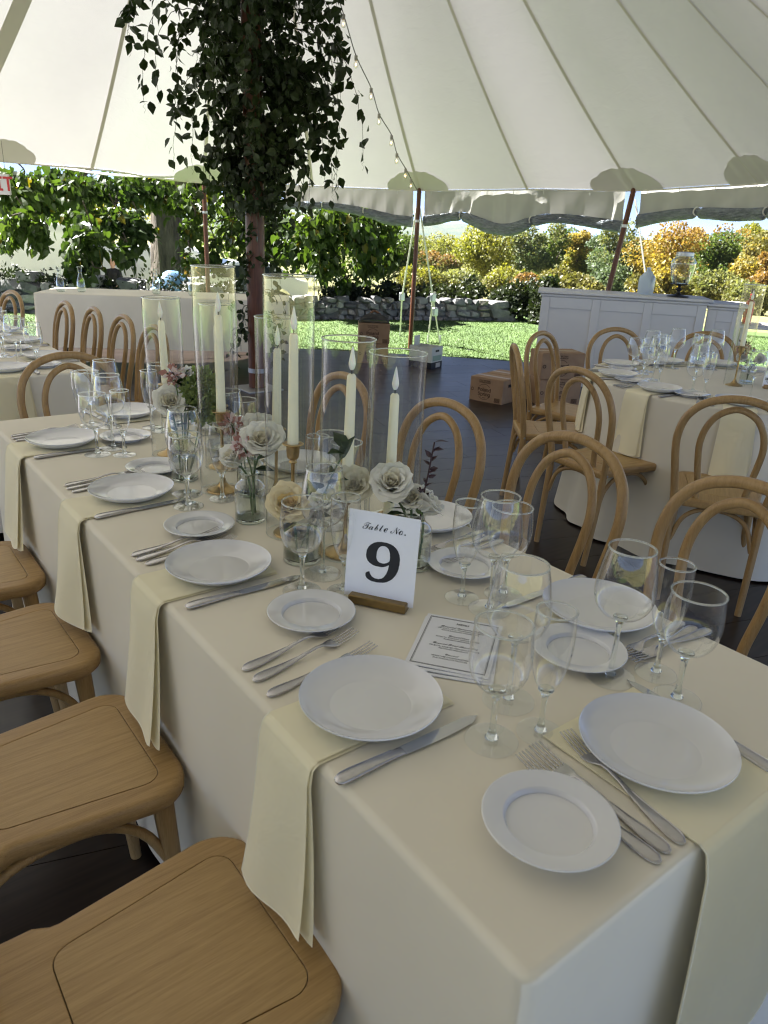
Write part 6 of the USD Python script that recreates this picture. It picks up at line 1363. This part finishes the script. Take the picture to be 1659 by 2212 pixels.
def rose(pos, dirv, R, label, foot, cols=('ivory', 'cream'), n=34, full=1.0, seed=0, name='rose', leaves_=2, cat_='rose'):
    """pos: middle of the bloom; foot: where its stem stands in the vase"""
    R = R * 1.22; dirv = unit(unit(np.asarray(dirv, float)) + [0, 0, .38]); r = np.random.default_rng(seed)
    t = thing(name, label, cat_, group=None)
    M = rot_to(dirv); M[:3, 3] = pos
    for k in range(n):
        q = k / (n - 1)
        L = R * (.62 + .42 * q) * r.uniform(.92, 1.06); op = .08 + full * 1.42 * q ** 1.25 + r.normal(0, .05)
        m = petal(L, R * (.26 + .36 * q) * r.uniform(.9, 1.1), op, k * 2.39996 + r.normal(0, .1), R * (.03 + .10 * q), -R * .46 - R * .08 * q, .55 * q + .1, .85 - .45 * q, r)
        obj('petal', mv(m, M=M), M_petal[cols[1] if q < .5 else cols[0]], t, smooth=True)
    pos, foot = np.array(pos, float), np.array(foot, float); b = pos - unit(np.asarray(dirv, float)) * R * .50
    obj('calyx', mv(lathe(bez([(0, -.012), (.006, -.010), (.009, -.002), (.007, .006), (0, .008)], 3), 12), M=(lambda Q: (Q.__setitem__((slice(0, 3), 3), b), Q)[1])(rot_to(dirv))), M_stem, t, smooth=True)
    mid = (b + foot) / 2 + np.r_[r.normal(0, .008, 2), .02]; mid[:2] = mid[:2] * .4 + foot[:2] * .6
    P = bez([b, mid, foot], 8)
    obj('stem', tube(P, .0026, 8), M_stem, t, smooth=True)
    for k in range(leaves_):
        o = P[4 + 3 * k]; a = unit(np.r_[r.normal(0, 1, 2), .2]); V, F = leaves(o[None], a[None], np.array([[0, 0, 1.0]]) + r.normal(0, .3, (1, 3)), .05, OVAL)
        obj('leaf', flat(V, F), M_rleaf, t, smooth=False)
    return t
def cluster(pos, R, label, foot, cols, seed, size=.016, n=60, name='filler_flower', cat_='flower'):
    """small many-petalled blossoms: a fuzzy head"""
    r = np.random.default_rng(seed); t = thing(name, label, cat_)
    p = np.array(pos) + unit(r.normal(size=(n, 3))) * (r.random((n, 1)) ** .4) * R
    d = unit(p - np.array(pos) + r.normal(0, .3 * R, (n, 3)))
    h = n // 2
    for k, (nm, sl) in enumerate((('blossom', slice(0, h)), ('bud_cluster', slice(h, n)))):
        V, F = leaves(p[sl], d[sl], r.normal(size=(len(p[sl]), 3)), r.uniform(.7, 1.3, len(p[sl])) * size, DIAM)
        obj(nm, flat(V, F), M_petal[cols[k]], t, smooth=False, kind='stuff')
    foot = np.array(foot, float); P = bez([np.array(pos), (np.array(pos) + foot) / 2 + [.01, 0, .01], foot], 8)
    obj('stem', tube(P, .0018, 6), M_stem, t, smooth=True)
def sprig(pts, label, m, size, n, seed, name='leaf_sprig', tmpl=OVAL):
    r = np.random.default_rng(seed); t = thing(name, label, 'foliage'); P = bez(pts, 8)
    obj('stem', tube(P, .0018, 6), m if m is not M_rleaf else M_stem, t, smooth=True)
    for k in range(n):
        i = int((.30 + .70 * k / max(1, n - 1)) * (len(P) - 1)); a = unit(np.r_[r.normal(0, 1, 2), .55]); V, F = leaves(P[i][None], a[None], r.normal(0, .6, (1, 3)) + [[0, 0, 1.0]], size * r.uniform(.7, 1.2), tmpl)
        obj('leaf', flat(V, F), m, t, smooth=False)
toC = lambda p, up=.35: unit(unit(np.array(EYE) - np.array(p)) + [0, 0, up])
V1, V2, V3, V4, V5 = (.327, 1.177), (.314, .921), (.491, .771), (.316, 1.539), (.415, 1.345)
vase(*V1, .118, .036, 'glass bud vase with white roses, left middle of the table'); vase(*V2, .090, .040, 'glass bud vase behind the water goblet, holding the yellow rose')
vase(*V3, .118, .037, 'glass bud vase half behind the number card'); vase(*V4, .125, .037, 'glass bud vase with greenery at the back left of the cluster'); vase(*V5, .112, .035, 'glass bud vase farther back between the hurricane glasses')
ft = lambda v, dx=0, dy=0: (v[0] + dx, v[1] + dy, TZ + .016)
rose((.354, 1.163, .958), toC((.354, 1.163, .958), .5), .054, 'large open white rose above the middle left bud vase', ft(V1, .012, .0), seed=1, n=36)
rose((.293, 1.197, .918), unit(np.array([-.75, -.1, .55])), .040, 'half-open white rose leaning left from the middle left bud vase', ft(V1, .010, .012), n=20, full=.62, seed=2)
cluster((.315, 1.176, .940), .019, 'dusty pink blossom cluster beside the large white rose', ft(V1, .0, -.012), ('pink', 'rose'), 3, .017, 70)
rose((.289, .936, .884), toC((.289, .936, .884), .35), .050, 'golden-yellow garden rose behind the water goblet', ft(V2, -.012, .0), cols=('yellow', 'gold'), n=46, full=.95, seed=4)
rose((.350, .897, .892), toC((.35, .9, .9), .6), .036, 'pale open white blossom right of the yellow rose', ft(V2, .012, .0), cols=('white', 'white'), n=18, full=.8, seed=5)
rose((.405, .868, .926), toC((.405, .868, .926), .2), .044, 'cream rose behind the second hurricane glass', ft(V2, .02, -.01), cols=('cream', 'cream'), n=34, seed=6)
sprig([ft(V2, .0, .012), (.345, .905, .88), (.372, .886, .965), (.392, .872, 1.005)], 'dark pointed leaves rising between the yellow rose and the hurricane glass', M_rleaf, .062, 7, 7)
rose((.453, .806, .942), toC((.453, .806, .942), .45), .052, 'large white rose beside the front taper candle', ft(V3, -.012, .004), seed=8, n=34)
rose((.514, .752, .905), unit(np.array([.55, -.5, .35])), .042, 'drooping white blossom right of the front hurricane glass', ft(V3, .012, -.006), cols=('white', 'ivory'), n=16, full=.95, seed=9)
rose((.484, .778, .912), toC((.484, .778, .912), .3), .036, 'small white rose just behind the number card', ft(V3, .0, .010), n=22, full=.8, seed=10)
sprig([ft(V3, .010, .0), (.500, .763, .90), (.506, .757, .965), (.512, .752, 1.03)], 'dark burgundy sprig right of the front hurricane glass', plain('burgundy_leaf', (.035, .012, .014), .5), .026, 16, 11)
rose((.293, 1.55, .975), toC((.293, 1.55, .975), .25), .052, 'cream-white rose at the left end of the flower row', ft(V4, -.01, .0), cols=('ivory', 'cream'), n=36, seed=12)
rose((.340, 1.535, 1.048), toC((.34, 1.535, 1.048), .6), .022, 'small white bud above the greenery at the left', ft(V4, .006, .0), cols=('white', 'white'), n=12, full=.55, seed=13)
rose((.345, 1.540, .992), toC((.345, 1.54, .992), .1), .026, 'white bud right of the cream-white rose', ft(V4, .010, .004), cols=('white', 'white'), n=12, full=.6, seed=14)
cluster((.372, 1.535, 1.005), .046, 'feathery lime green tassel flower at the left', ft(V4, .012, -.006), ('lime', 'lime'), 15, .020, 420, name='tassel_flower')
cluster((.375, 1.53, .955), .034, 'lower hanging part of the lime green tassel flower', ft(V4, .014, -.004), ('lime', 'lime'), 35, .020, 260, name='tassel_flower')
cluster((.305, 1.545, 1.045), .020, 'dusty pink blossoms at the top of the left greenery', ft(V4, .0, .01), ('pink', 'rose'), 16, .017, 60)
sprig([ft(V4, .004, .008), (.335, 1.535, .94), (.33, 1.545, 1.02), (.318, 1.55, 1.035)], 'dark leaves beside the cream-white rose', M_rleaf, .042, 9, 17)
rose((.435, 1.335, .935), toC((.435, 1.335, .935), .35), .050, 'white rose at the back between the hurricane glasses', ft(V5, .01, .0), seed=18, n=32)
cluster((.375, 1.362, .945), .020, 'dusty pink blossom cluster left of the back white rose', ft(V5, -.008, .006), ('pink', 'rose'), 19, .017, 70)
# flowers and a candle on the round table
V6 = (3.52, 1.50)
for k, (dx, dy, z, R) in enumerate(((.03, .05, .93, .040), (-.04, .02, .90, .036), (.06, -.03, .89, .036))):
    rose((3.44 + dx, 1.60 + dy, z), toC((3.44, 1.6, z), .5), R, ('upper', 'left', 'right')[k] + ' white bloom of the posy on the round table', (3.46, 1.60, TZ + .02), cols=('white', 'white'), n=18, seed=40 + k)
cluster((3.42, 1.62, .945), .035, 'brown dried blossom above the round table posy', (3.46, 1.60, TZ + .02), ('rose', 'plum'), 44, .02, 90)
vase(3.46, 1.60, .115, .037, 'glass bud vase on the round table behind the number card')
t = thing('hurricane_glass', 'clear tall hurricane glass standing on the round table', 'glass cylinder', xf((3.335, 1.60, TZ + .001)), group='hurricane glasses on the round table')
obj('cylinder', lathe([(.052, q) for q in np.linspace(.001, .50, 10)], 48), M_hurr, t, smooth=True); obj('rim', ring_tube(.052, .0014, 56, 8, .50), M_glass, t, smooth=True)
holder(.20, 'brass candle holder on the round table', xf((3.335, 1.60, TZ + .001))); candle(.188, .42, 'ivory taper in the hurricane glass on the round table', xf((3.335, 1.60, TZ + .001)))
cluster((.05, 4.30, 1.0), .06, 'rusty pink blossoms at the left picture edge on the back table', (.05, 4.30, TZ + .02), ('rose', 'pink'), 51, .03, 160)
vase(.05, 4.30, .12, .037, 'glass bud vase at the left picture edge on the back table')
